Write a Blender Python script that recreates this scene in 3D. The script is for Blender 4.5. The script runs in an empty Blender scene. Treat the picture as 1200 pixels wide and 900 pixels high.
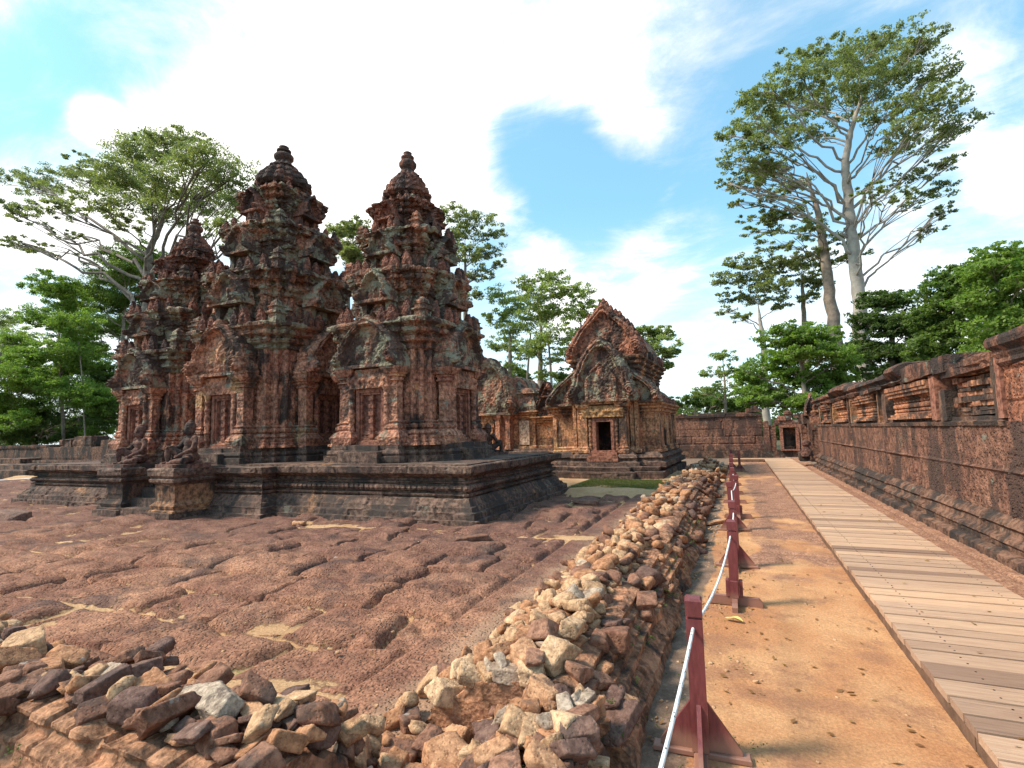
import bpy, math, random
import numpy as np
from mathutils import Vector, Matrix
C = bpy.context.scene
COL = C.collection
R_ = math.radians
rnd = random.Random(7)
# ------------------------------------------------------------ camera
FPX = 600.0; CAMH = 1.7
yaw, pitch, roll = R_(23.4), R_(5.43), R_(1.5)
fw = np.array([-math.sin(yaw)*math.cos(pitch), math.cos(yaw)*math.cos(pitch), math.sin(pitch)])
_r0 = np.array([math.cos(yaw), math.sin(yaw), 0.0]); _u0 = np.cross(_r0, fw)
camR = math.cos(roll)*_r0 - math.sin(roll)*_u0
camU = math.sin(roll)*_r0 + math.cos(roll)*_u0
cd = bpy.data.cameras.new('camera'); cam = bpy.data.objects.new('camera', cd); COL.objects.link(cam)
cd.sensor_width = 36.0; cd.lens = FPX*36.0/1200.0; cd.clip_end = 2000; cd.clip_start = 0.05
cam.matrix_world = Matrix(((camR[0], camU[0], -fw[0], 0), (camR[1], camU[1], -fw[1], 0), (camR[2], camU[2], -fw[2], CAMH), (0, 0, 0, 1)))
C.camera = cam
def ray(px, py): return fw*FPX + camR*(px-600) - camU*(py-450)
def at(px, py, Y):
    d = ray(px, py); return np.array([0, 0, CAMH]) + d*(Y/d[1])
# ------------------------------------------------------------ light
SUN_AZ = Vector((-0.80, -0.42, 0)).normalized(); SUN_EL = 47.0
EXPOSURE = 1.1
C.view_settings.view_transform = 'Standard'; C.view_settings.look = 'None'
C.view_settings.gamma = 1; C.view_settings.use_curve_mapping = False
C.view_settings.exposure = EXPOSURE
sd = bpy.data.lights.new('sun', 'SUN'); sd.energy = 2.7; sd.angle = R_(11); sd.color = (1.0, 0.89, 0.74)
so = bpy.data.objects.new('sun', sd); COL.objects.link(so)
sdir = Vector((SUN_AZ.x*math.cos(R_(SUN_EL)), SUN_AZ.y*math.cos(R_(SUN_EL)), math.sin(R_(SUN_EL))))
so.rotation_euler = sdir.to_track_quat('Z', 'Y').to_euler()
# ------------------------------------------------------------ node helper
class NT:
    def __init__(s, tree): s.t = tree; s.n = tree.nodes; s.l = tree.links
    def node(s, typ, **kw):
        n = s.n.new(typ)
        for k, v in kw.items(): setattr(n, k, v)
        return n
    def put(s, n, k, v):
        sk = n.inputs[k] if not isinstance(k, str) or k in n.inputs else None
        if isinstance(v, bpy.types.NodeSocket): s.l.new(v, sk)
        elif v is not None: sk.default_value = v
    def math(s, op, a, b=0.5, c=None):
        n = s.node('ShaderNodeMath', operation=op); s.put(n, 0, a); s.put(n, 1, b)
        if c is not None: s.put(n, 2, c)
        return n.outputs[0]
    def vmath(s, op, a, b):
        n = s.node('ShaderNodeVectorMath', operation=op); s.put(n, 0, a); s.put(n, 1, b)
        return n.outputs['Value'] if op in ('DOT_PRODUCT', 'LENGTH') else n.outputs[0]
    def noise(s, vec, scale, detail=4, rough=0.55, dist=0.0):
        n = s.node('ShaderNodeTexNoise'); s.put(n, 'Vector', vec); s.put(n, 'Scale', scale); s.put(n, 'Detail', detail)
        s.put(n, 'Roughness', rough); s.put(n, 'Distortion', dist); return n.outputs[0]
    def vor(s, vec, scale, feature='F1', rand=1.0):
        n = s.node('ShaderNodeTexVoronoi', feature=feature); s.put(n, 'Vector', vec); s.put(n, 'Scale', scale); s.put(n, 'Randomness', rand)
        return n
    def rng(s, v, a, b, c=0.0, d=1.0):
        n = s.node('ShaderNodeMapRange'); n.interpolation_type = 'SMOOTHSTEP'
        for i, x in enumerate((v, a, b, c, d)): s.put(n, i, x)
        return n.outputs[0]
    def mix(s, f, a, b, bt='MIX'):
        n = s.node('ShaderNodeMix', data_type='RGBA', blend_type=bt)
        s.put(n, 0, f)
        for i, x in ((6, a), (7, b)):
            if isinstance(x, tuple): x = (x[0], x[1], x[2], 1)
            s.put(n, i, x)
        return n.outputs[2]
    def bump(s, h, strength, dist, prev=None):
        n = s.node('ShaderNodeBump'); s.put(n, 'Height', h); s.put(n, 'Strength', strength); s.put(n, 'Distance', dist)
        if prev is not None: s.put(n, 'Normal', prev)
        return n.outputs[0]
def newmat(name):
    m = bpy.data.materials.new(name); m.use_nodes = True; m.node_tree.nodes.clear()
    t = NT(m.node_tree); out = t.node('ShaderNodeOutputMaterial'); bs = t.node('ShaderNodeBsdfPrincipled')
    t.l.new(bs.outputs[0], out.inputs[0]); bs.inputs['Roughness'].default_value = 0.92
    bs.inputs['Specular IOR Level'].default_value = 0.25
    return m, t, bs
def gpos(t): return t.node('ShaderNodeNewGeometry').outputs['Position']
def scl(t, v, sx, sy, sz): return t.vmath('MULTIPLY', v, (sx, sy, sz))
# ------------------------------------------------------------ world
W = bpy.data.worlds.new('World'); C.world = W; W.use_nodes = True; W.node_tree.nodes.clear()
w = NT(W.node_tree)
wo = w.node('ShaderNodeOutputWorld'); bg = w.node('ShaderNodeBackground'); w.l.new(bg.outputs[0], wo.inputs[0])
sky = w.node('ShaderNodeTexSky', sky_type='NISHITA'); sky.sun_disc = False
sky.sun_elevation = R_(SUN_EL); sky.sun_rotation = math.atan2(sdir.x, sdir.y)
sky.air_density = 1.0; sky.dust_density = 1.2; sky.ozone_density = 1.5
gen = w.node('ShaderNodeTexCoord').outputs['Generated']
sep = w.node('ShaderNodeSeparateXYZ'); w.put(sep, 0, gen)
zc = w.math('ADD', w.math('MAXIMUM', sep.outputs[2], 0.0), 0.22)
comb = w.node('ShaderNodeCombineXYZ'); w.put(comb, 0, w.math('DIVIDE', sep.outputs[0], zc)); w.put(comb, 1, w.math('DIVIDE', sep.outputs[1], zc)); w.put(comb, 2, 0.3)
cn = w.noise(comb.outputs[0], 1.25, 10, 0.60, 0.6)
cf = w.noise(scl(w, comb.outputs[0], 0.9, 1.5, 1), 3.4, 10, 0.66, 0.5)
acc = w.math('ADD', w.math('MULTIPLY', w.math('SUBTRACT', cn, .5), 2.3), w.math('MULTIPLY', w.math('SUBTRACT', cf, .5), 1.5))
def blob(px, py, deg, amp):
    global acc
    d = ray(px, py); d = d/np.linalg.norm(d)
    dt = w.vmath('DOT_PRODUCT', gen, (float(d[0]), float(d[1]), float(d[2])))
    f = w.rng(dt, math.cos(R_(deg)), 1.0, 0.0, amp); acc = w.math('ADD', acc, f)
# clouds and clear patches stand in fixed directions of the sky
blob(330, 60, 20, 0.55); blob(430, 140, 15, 0.6); blob(500, 60, 16, .45); blob(540, 240, 9, 0.25); blob(640, 40, 12, .35); blob(60, 40, 12, .15)
blob(740, 60, 11, 0.34); blob(735, 150, 5, 0.42); blob(690, 240, 7, -.3); blob(610, 268, 7, 0.35); blob(760, 350, 16, 0.4); blob(40, 220, 9, 0.25); blob(90, 350, 18, 0.4)
blob(820, 220, 10, -0.15); blob(640, 185, 8, -0.42); blob(700, 235, 8, -.5); blob(90, 120, 9, -0.45); blob(20, 150, 9, -.4); blob(130, 30, 7, -.45); blob(960, 140, 9, -0.35)
blob(1120, 90, 9, 0.1); blob(1080, 240, 10, -0.15); blob(1190, 200, 4, 0.6); blob(115, 140, 2.5, .5)
blob(230, 250, 14, .5); blob(450, 270, 12, .55); blob(700, 330, 12, .35); blob(1080, 310, 14, .3); blob(930, 60, 9, -.15); blob(50, 20, 8, .3); blob(1160, 90, 8, .2); blob(1020, 330, 14, 0.35)
cm = w.rng(acc, -0.06, 0.95)
lp = w.rng(sep.outputs[2], 0.0, 0.42, 1.0, 0.0)
skyc = w.mix(1.0, sky.outputs[0], (0.66, 1.10, 1.12), 'MULTIPLY')
skyc = w.mix(0.25, skyc, (3.0, 5.0, 5.8))
shade = w.rng(w.math('ADD', w.noise(comb.outputs[0], 2.6, 8, 0.6, 0.3), w.math('MULTIPLY', cm, .35)), 0.45, 0.95)
cloud = w.mix(shade, (4.3, 4.5, 4.7), (6.6, 6.5, 6.4))
fin = w.mix(cm, skyc, cloud)
fin = w.mix(w.math('MULTIPLY', lp, 0.6), fin, (5.6, 5.8, 6.0))
w.put(bg, 'Color', fin); bg.inputs['Strength'].default_value = 0.118
# ------------------------------------------------------------ numpy noise
def _h(ix, iy, iz, seed):
    n = (ix.astype(np.int64)*73856093) ^ (iy.astype(np.int64)*19349663) ^ (iz.astype(np.int64)*83492791) ^ (seed*2654435761)
    n = (n & 0xffffffff).astype(np.uint64)
    n = ((n ^ (n >> 15))*2246822519) & 0xffffffff; n = ((n ^ (n >> 13))*3266489917) & 0xffffffff; n = n ^ (n >> 16)
    return n.astype(np.float64)/4294967295.0
def vn(p, seed=0):
    i = np.floor(p).astype(np.int64); f = p-i; f = f*f*(3-2*f); o = 0
    for dx in (0, 1):
        wx = f[:, 0] if dx else 1-f[:, 0]
        for dy in (0, 1):
            wy = f[:, 1] if dy else 1-f[:, 1]
            for dz in (0, 1):
                wz = f[:, 2] if dz else 1-f[:, 2]
                o = o+wx*wy*wz*_h(i[:, 0]+dx, i[:, 1]+dy, i[:, 2]+dz, seed)
    return o*2-1
def fbm(p, octs=4, seed=0):
    o = 0; a = 1; tot = 0
    for k in range(octs): o = o+a*vn(p*(2.03**k)+k*7.3, seed+k); tot += a; a *= 0.52
    return o/tot
def worley(p, seed=0):
    i = np.floor(p).astype(np.int64); F1 = np.full(len(p), 9.0); F2 = np.full(len(p), 9.0); ID = np.zeros(len(p))
    for dx in (-1, 0, 1):
        for dy in (-1, 0, 1):
            for dz in (-1, 0, 1):
                a, b, c = i[:, 0]+dx, i[:, 1]+dy, i[:, 2]+dz
                h1 = _h(a, b, c, seed+1)
                d = np.sqrt((a+h1-p[:, 0])**2+(b+_h(a, b, c, seed+2)-p[:, 1])**2+(c+_h(a, b, c, seed+3)-p[:, 2])**2)
                F2 = np.where(d < F1, F1, np.minimum(F2, d)); ID = np.where(d < F1, h1, ID); F1 = np.minimum(F1, d)
    return F1, F2, ID
def sstep(x, a, b):
    t = np.clip((x-a)/(b-a), 0, 1); return t*t*(3-2*t)
# ------------------------------------------------------------ geometry collector
class G:
    def __init__(s): s.V = []; s.F = []; s.n = 0; s.A = []
    def add(s, V, Fs, a=None):
        V = np.asarray(V, float); s.V.append(V)
        for f in Fs:
            f = np.asarray(f, np.int64)
            if f.ndim == 1: f = f[None, :]
            if len(f): s.F.append(f+s.n)
        s.A.append(np.zeros(len(V)) if a is None else np.asarray(a, float))
        s.n += len(V); return s
    def xf(s, M=None, d=(0, 0, 0)):
        for k in range(len(s.V)):
            v = s.V[k]
            if M is not None: v = v @ np.array(M).T
            s.V[k] = v+np.array(d)
        return s
    def merge(s, g, M=None, d=(0, 0, 0)):
        off = s.n
        for v, a in zip(g.V, g.A):
            if M is not None: v = v @ np.array(M).T
            s.V.append(v+np.array(d)); s.A.append(a)
        for f in g.F: s.F.append(f+off)
        s.n += g.n; return s
    def allV(s): return np.concatenate(s.V)
    def normals(s):
        V = s.allV(); N = np.zeros_like(V)
        for f in s.F:
            if f.shape[1] > 4: continue
            a = V[f[:, 1]]-V[f[:, 0]]; b = V[f[:, 2]]-V[f[:, 0]]
            n = np.cross(a, b)
            if f.shape[1] == 4: n = np.cross(V[f[:, 2]]-V[f[:, 0]], V[f[:, 3]]-V[f[:, 1]])
            for k in range(f.shape[1]):
                for c in range(3): N[:, c] += np.bincount(f[:, k], n[:, c], len(V))
        return N/np.maximum(np.linalg.norm(N, axis=1, keepdims=True), 1e-9)
    def displace(s, fn):
        if not s.n: return s
        V = s.allV(); N = s.normals(); d = fn(V, N)
        s.V = [V+(N*d[:, None] if d.ndim == 1 else d)]; s.A = [np.concatenate(s.A)]
        return s
    def build(s, name, mat, parent=None, smooth=False, attr=None):
        V = s.allV()
        if parent is not None: V = V-np.array(parent.location)
        me = bpy.data.meshes.new(name)
        me.vertices.add(len(V)); me.vertices.foreach_set('co', V.astype(np.float32).ravel())
        cnt = sum(f.shape[0] for f in s.F); lo = sum(f.size for f in s.F)
        me.loops.add(lo); me.polygons.add(cnt)
        me.loops.foreach_set('vertex_index', np.concatenate([f.ravel() for f in s.F]).astype(np.int32))
        tot = np.concatenate([np.full(f.shape[0], f.shape[1]) for f in s.F])
        st = np.concatenate([[0], np.cumsum(tot)[:-1]])
        me.polygons.foreach_set('loop_start', st.astype(np.int32)); me.polygons.foreach_set('loop_total', tot.astype(np.int32))
        me.polygons.foreach_set('use_smooth', np.full(cnt, bool(smooth)))
        me.update(calc_edges=True)
        if attr: 
            a = me.attributes.new(attr, 'FLOAT', 'POINT'); a.data.foreach_set('value', np.concatenate(s.A).astype(np.float32))
        me.materials.append(mat)
        o = bpy.data.objects.new(name, me); COL.objects.link(o)
        if parent is not None: o.parent = parent
        return o
def thing(name, label, cat, loc=(0, 0, 0), group=None):
    o = bpy.data.objects.new(name, None); COL.objects.link(o); o.location = loc; o.empty_display_size = .2
    tag(o, label, cat, group); return o
def tag(o, label=None, cat=None, group=None, kind=None):
    if label: o['label'] = label
    if cat: o['category'] = cat
    if group: o['group'] = group
    if kind: o['kind'] = kind
    return o
def grid(nu, nv, closed_u=False):
    iu = np.arange(nu if closed_u else nu-1); iv = np.arange(nv-1)
    a, b = np.meshgrid(iu, iv); a = a.ravel(); b = b.ravel(); a2 = (a+1) % nu
    return np.stack([b*nu+a, b*nu+a2, (b+1)*nu+a2, (b+1)*nu+a], 1)
def box(x0, x1, y0, y1, z0, z1, r=None):
    """welded box, faces cut into squares of about r"""
    nx, ny, nz = [1 if r is None else max(1, min(400, int(round((b-a)/r)))) for a, b in ((x0, x1), (y0, y1), (z0, z1))]
    X = np.linspace(x0, x1, nx+1); Y = np.linspace(y0, y1, ny+1); Z = np.linspace(z0, z1, nz+1)
    Vs = []; Fs = []; n = 0
    def face(A, B, mk, flip):
        nonlocal n
        a, b = np.meshgrid(A, B); V = mk(a.ravel(), b.ravel()); f = grid(len(A), len(B))
        if flip: f = f[:, ::-1]
        Vs.append(V); Fs.append(f+n); n += len(V)
    one = np.ones_like
    face(X, Y, lambda a, b: np.stack([a, b, one(a)*z1], 1), False); face(X, Y, lambda a, b: np.stack([a, b, one(a)*z0], 1), True)
    face(X, Z, lambda a, b: np.stack([a, one(a)*y0, b], 1), False); face(X, Z, lambda a, b: np.stack([a, one(a)*y1, b], 1), True)
    face(Y, Z, lambda a, b: np.stack([one(a)*x1, a, b], 1), False); face(Y, Z, lambda a, b: np.stack([one(a)*x0, a, b], 1), True)
    V = np.concatenate(Vs); F = np.concatenate(Fs)
    q = np.round(V*1e5).astype(np.int64); u, idx, inv = np.unique(q, axis=0, return_index=True, return_inverse=True)
    return V[idx], [inv.ravel()[F]]
def gbox(*a): return G().add(*box(*a))
def redent(steps, a=1.0, cx=0, cy=0):
    """steps [(x,y)..] outermost first for the quarter; returns ccw rectilinear polygon"""
    q = []
    for i, (x, y) in enumerate(steps):
        q.append((x, y))
        if i+1 < len(steps): q.append((steps[i+1][0], y))
    m = [(y, x) for x, y in q[::-1]]
    if abs(q[-1][0]-q[-1][1]) < 1e-6: m = m[1:]
    quarter = q+m      # from +X side to +Y side, first quadrant
    pts = []
    for k in range(4):
        c, s = [(1, 0), (0, 1), (-1, 0), (0, -1)][k]
        for x, y in quarter: pts.append((c*x-s*y, s*x+c*y))
    return [(cx+a*x, cy+a*y) for x, y in pts]
def rect(x0, x1, y0, y1): return [(x0, y0), (x1, y0), (x1, y1), (x0, y1)]
def sweep(poly, prof, du=0.06, dz=0.05, cap=True, capb=False, taper=None):
    """poly ccw rectilinear; prof [(z, out[, bead])]; returns G"""
    P = np.array(poly, float); n = len(P)
    E = np.roll(P, -1, 0)-P; L = np.linalg.norm(E, axis=1); N = np.stack([E[:, 1], -E[:, 0]], 1)/L[:, None]
    vn_ = N+np.roll(N, 1, 0)                     # offset direction of each vertex
    pts = []; dr = []; us = []; u = 0
    for i in range(n):
        k = max(1, int(round(L[i]/du)))
        for j in range(k):
            t = j/k; pts.append(P[i]+E[i]*t); u_ = u+L[i]*t; us.append(u_)
            dr.append(vn_[i]*(1-t)+vn_[(i+1) % n]*t)
        u += L[i]
    pts = np.array(pts); dr = np.array(dr); us = np.array(us); m = len(pts)
    zs = []; os_ = []; bs = []
    for i in range(len(prof)-1):
        a, b = prof[i], prof[i+1]; d = math.hypot(a[0]-b[0], a[1]-b[1]); k = max(1, int(round(d/dz)))
        for j in range(k):
            t = j/k; zs.append(a[0]+(b[0]-a[0])*t); os_.append(a[1]+(b[1]-a[1])*t); bs.append(a[2] if len(a) > 2 else 0)
    zs.append(prof[-1][0]); os_.append(prof[-1][1]); bs.append(0)
    Vs = []
    for z, o, b in zip(zs, os_, bs):
        oo = o+(b*(np.abs(np.sin(us*math.pi/0.13))-0.5) if b else 0)
        oo = np.broadcast_to(oo, (m,))
        Vs.append(np.concatenate([pts+dr*oo[:, None], np.full((m, 1), z)], 1))
    V = np.concatenate(Vs); F = [grid(m, len(zs), True)]
    if cap: F.append(np.arange((len(zs)-1)*m, len(zs)*m)[None, :])
    if capb: F.append(np.arange(m)[::-1][None, :])
    return G().add(V, F)
def lathe(cx, cy, prof, n=20, petals=0, amp=0.0):
    th = np.linspace(0, 2*math.pi, n, endpoint=False); Vs = []
    for z, r in prof:
        rr = r*(1+(amp*np.abs(np.cos(th*petals/2)) if petals else 0)); rr = np.broadcast_to(rr, th.shape)
        Vs.append(np.stack([cx+rr*np.cos(th), cy+rr*np.sin(th), np.full(n, z)], 1))
    return G().add(np.concatenate(Vs), [grid(n, len(prof), True), np.arange((len(prof)-1)*n, len(prof)*n)[None, :], np.arange(n)[::-1][None, :]])
def densify(prof, d):
    o = []
    for a, b in zip(prof[:-1], prof[1:]):
        k = max(1, int(math.hypot(a[0]-b[0], a[1]-b[1])/d))
        for j in range(k): o.append((a[0]+(b[0]-a[0])*j/k, a[1]+(b[1]-a[1])*j/k))
    return o+[prof[-1]]
def tube(P, Rr, n=8, cap=True):
    P = np.array(P, float); Rr = np.broadcast_to(np.array(Rr, float), (len(P),)); T = np.gradient(P, axis=0)
    T /= np.linalg.norm(T, axis=1, keepdims=True)+1e-9
    ref = np.array([0.3, 0.2, 1.0]) if abs(T[:, 2]).mean() < 0.7 else np.array([1.0, 0.25, 0])
    A = np.cross(T, ref); A /= np.linalg.norm(A, axis=1, keepdims=True)+1e-9; B = np.cross(T, A)
    th = np.linspace(0, 2*math.pi, n, endpoint=False)
    V = P[:, None]+Rr[:, None, None]*(A[:, None]*np.cos(th)[None, :, None]+B[:, None]*np.sin(th)[None, :, None])
    F = [grid(n, len(P), True)]
    if cap: F += [np.arange((len(P)-1)*n, len(P)*n)[None, :], np.arange(n)[::-1][None, :]]
    return V.reshape(-1, 3), F
def relief(W_, H_, inside, depth, r=0.03, th=0.2, M=None, d=(0, 0, 0)):
    """carved slab facing -Y: x in [-W,W], z in [0,H]; inside(x,z)->bool, depth(x,z)-> how far it stands out to -Y"""
    nx = int(2*W_/r); nz = int(H_/r)
    xs = np.linspace(-W_, W_, nx+1); zs = np.linspace(0, H_, nz+1)
    xc, zc_ = np.meshgrid((xs[1:]+xs[:-1])/2, (zs[1:]+zs[:-1])/2); keep = inside(xc, zc_)
    X, Z = np.meshgrid(xs, zs); D = depth(X.ravel(), Z.ravel())
    Vf = np.stack([X.ravel(), -D, Z.ravel()], 1); Vb = np.stack([X.ravel(), np.full(X.size, th), Z.ravel()], 1)
    idx = np.arange(X.size).reshape(X.shape); F = []
    j, i = np.nonzero(keep)
    a, b, c, e = idx[j, i], idx[j, i+1], idx[j+1, i+1], idx[j+1, i]; n = X.size
    F.append(np.stack([a, b, c, e], 1)); F.append(np.stack([a, e, c, b], 1)+n)
    K = np.pad(keep, 1)
    def side(cond, p, q):
        m = cond[j+1, i+1] if False else cond
        F.append(np.stack([q[m], p[m], p[m]+n, q[m]+n], 1))
    side(~K[j, i+1], a, b); side(~K[j+2, i+1], c, e); side(~K[j+1, i], e, a); side(~K[j+1, i+2], b, c)
    V = np.concatenate([Vf, Vb]); F = np.concatenate([f for f in F if len(f)])
    used = np.unique(F); mp = np.full(len(V), -1); mp[used] = np.arange(len(used))
    g = G().add(V[used], [mp[F]])
    return g.xf(M, d)
def rotz(a): c, s = math.cos(a), math.sin(a); return np.array([[c, -s, 0], [s, c, 0], [0, 0, 1.0]])
# displacement recipes
def carve(amp=0.03, f=9.0, wob=0.02, blk=0.012, seed=1, nf=1.4):
    def fn(V, N):
        d = fbm(V*nf, 3, seed)*wob
        if amp:
            F1, F2, _ = worley(V*f, seed); d = d+amp*(0.55-F1)
            F1, F2, _ = worley(V*f*2.3, seed+5); d = d+amp*0.45*(0.5-F1)
        if blk:
            q = np.floor(V/np.array([0.5, 0.5, 0.3])+0.13*seed); d = d+blk*(_h(q[:, 0], q[:, 1], q[:, 2], seed)*2-1)
        return d
    return fn
def rough(amp=0.015, f=3.0, seed=2, o=4):
    return lambda V, N: amp*fbm(V*f, o, seed)
# ------------------------------------------------------------ materials
def stone(name, c1, c2, dark=(0.03, 0.026, 0.024), damt=0.5, lichen=(0.20, 0.22, 0.17), lamt=0.2, tan=None, tamt=0.0, blocks=True, bscale=22, bump=0.6, seed=0.0, hi=0.0, zdark=None, carv=0.0):
    m, t, bs = newmat(name); p0 = gpos(t); p = t.vmath('ADD', p0, (seed*13.1, seed*7.7, seed*3.3))
    base = t.mix(t.rng(t.noise(p, 0.9, 5, 0.6, 0.6), 0.35, 0.65), c1, c2)
    if tan is not None: base = t.mix(t.math('MULTIPLY', t.rng(t.noise(t.vmath('ADD', p, (31, 7, 5)), 1.1, 6, 0.62), 0.62-0.25*tamt, 0.72-0.25*tamt), 0.8), base, tan)
    if blocks:
        sn = t.node('ShaderNodeVectorMath', operation='FLOOR'); t.put(sn, 0, scl(t, p, 1.9, 1.9, 3.2))
        wn = t.node('ShaderNodeTexWhiteNoise', noise_dimensions='3D'); t.put(wn, 'Vector', sn.outputs[0])
        base = t.mix(1.0, base, t.mix(wn.outputs[0], (0.72, 0.72, 0.74), (1.25, 1.2, 1.15)), 'MULTIPLY')
    fine = t.noise(p, 11, 8, 0.68)
    base = t.mix(1.0, base, t.mix(t.rng(fine, 0.34, 0.66), (0.42, 0.40, 0.385), (1.6, 1.56, 1.5)), 'MULTIPLY')
    dn = t.noise(scl(t, p, 1.0, 1.0, 0.38), 1.7, 10, 0.66, 0.4)
    if zdark: 
        sz = t.node('ShaderNodeSeparateXYZ'); t.put(sz, 0, p0)
        dn = t.math('ADD', dn, t.rng(sz.outputs[2], zdark[0], zdark[1], 0.0, zdark[2]))
    dm = t.rng(dn, 0.62-0.22*damt, 0.72-0.22*damt)
    base = t.mix(t.math('MULTIPLY', dm, 0.86), base, dark)
    if lamt:
        lm = t.rng(t.noise(t.vmath('ADD', p, (3, 17, 9)), 2.3, 10, 0.7, 0.3), 0.66-0.2*lamt, 0.72-0.2*lamt)
        base = t.mix(t.math('MULTIPLY', lm, 0.75), base, lichen)
    t.put(bs, 'Base Color', base)
    h = t.math('ADD', t.math('MULTIPLY', t.noise(p, bscale, 8, 0.7), 0.7), t.math('MULTIPLY', t.vor(p, bscale*1.6).outputs[0], 0.35))
    if not blocks and bscale >= 30: h = t.math('ADD', h, t.math('MULTIPLY', t.rng(t.vor(p, 19).outputs[0], 0.05, 0.45), 1.1))
    if carv:
        v1 = t.vor(p, 17, 'F1'); h = t.math('ADD', h, t.math('MULTIPLY', v1.outputs[0], carv))
    t.put(bs, 'Normal', t.bump(h, bump, 0.035))
    return m
RED = stone('red sandstone', (0.295, 0.130, 0.088), (0.37, 0.182, 0.118), damt=0.5, lamt=0.42, tan=(0.40, 0.24, 0.115), tamt=0.12, carv=0.9, bump=0.8)
ROOF = stone('weathered roof sandstone', (0.27, 0.12, 0.082), (0.34, 0.172, 0.112), dark=(0.055, 0.042, 0.036), damt=0.88, lamt=0.8, lichen=(0.30, 0.27, 0.185), carv=0.8, bump=0.9, seed=1)
CROWN = stone('blackened sandstone', (0.24, 0.098, 0.066), (0.18, 0.082, 0.06), dark=(0.055, 0.04, 0.035), damt=0.7, lamt=0.2, lichen=(0.16, 0.15, 0.12), carv=0.8, bump=0.9, seed=2)
DOORM = stone('door sandstone', (0.215, 0.09, 0.062), (0.27, 0.12, 0.08), damt=0.25, lamt=0.0, blocks=False, bump=0.3, seed=3)
PLAT = stone('dark platform sandstone', (0.105, 0.063, 0.05), (0.15, 0.096, 0.074), dark=(0.05, 0.038, 0.033), damt=0.6, lamt=0.25, lichen=(0.19, 0.17, 0.13), tan=(0.27, 0.14, 0.075), tamt=0.15, bump=0.6, seed=4)
DOORD = stone('dark door leaf sandstone', (0.13, 0.055, 0.042), (0.17, 0.075, 0.054), damt=0.25, lamt=0.0, blocks=False, bump=0.3, seed=13)
PALE = stone('yellow sandstone', (0.36, 0.18, 0.085), (0.25, 0.12, 0.068), damt=0.6, lamt=0.15, blocks=False, bump=0.4, seed=5)
LIB = stone('library sandstone', (0.345, 0.155, 0.09), (0.41, 0.22, 0.12), damt=0.55, lamt=0.22, tan=(0.44, 0.27, 0.14), tamt=0.3, carv=0.5, bump=0.7, seed=6, zdark=(2.6, 4.2, 0.10))
LAT = stone('laterite wall', (0.17, 0.08, 0.056), (0.23, 0.113, 0.075), dark=(0.07, 0.042, 0.034), damt=0.7, lamt=0.1, blocks=False, bscale=30, bump=1.0, seed=7)
LATC = stone('dark laterite capstone', (0.13, 0.06, 0.042), (0.19, 0.085, 0.055), damt=0.8, lamt=0.3, blocks=False, bscale=22, bump=1.0, seed=8)
MOULD = stone('dark moulded base', (0.115, 0.062, 0.045), (0.17, 0.09, 0.06), damt=0.75, lamt=0.2, blocks=False, bump=0.8, seed=9)
STAT = stone('statue stone', (0.115, 0.058, 0.046), (0.15, 0.075, 0.055), damt=0.6, lamt=0.1, blocks=False, bump=0.35, bscale=30, seed=10)
FRIEZE = stone('frieze sandstone', (0.27, 0.115, 0.07), (0.36, 0.175, 0.098), damt=0.6, lamt=0.12, blocks=True, bump=0.4, seed=11)
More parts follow.
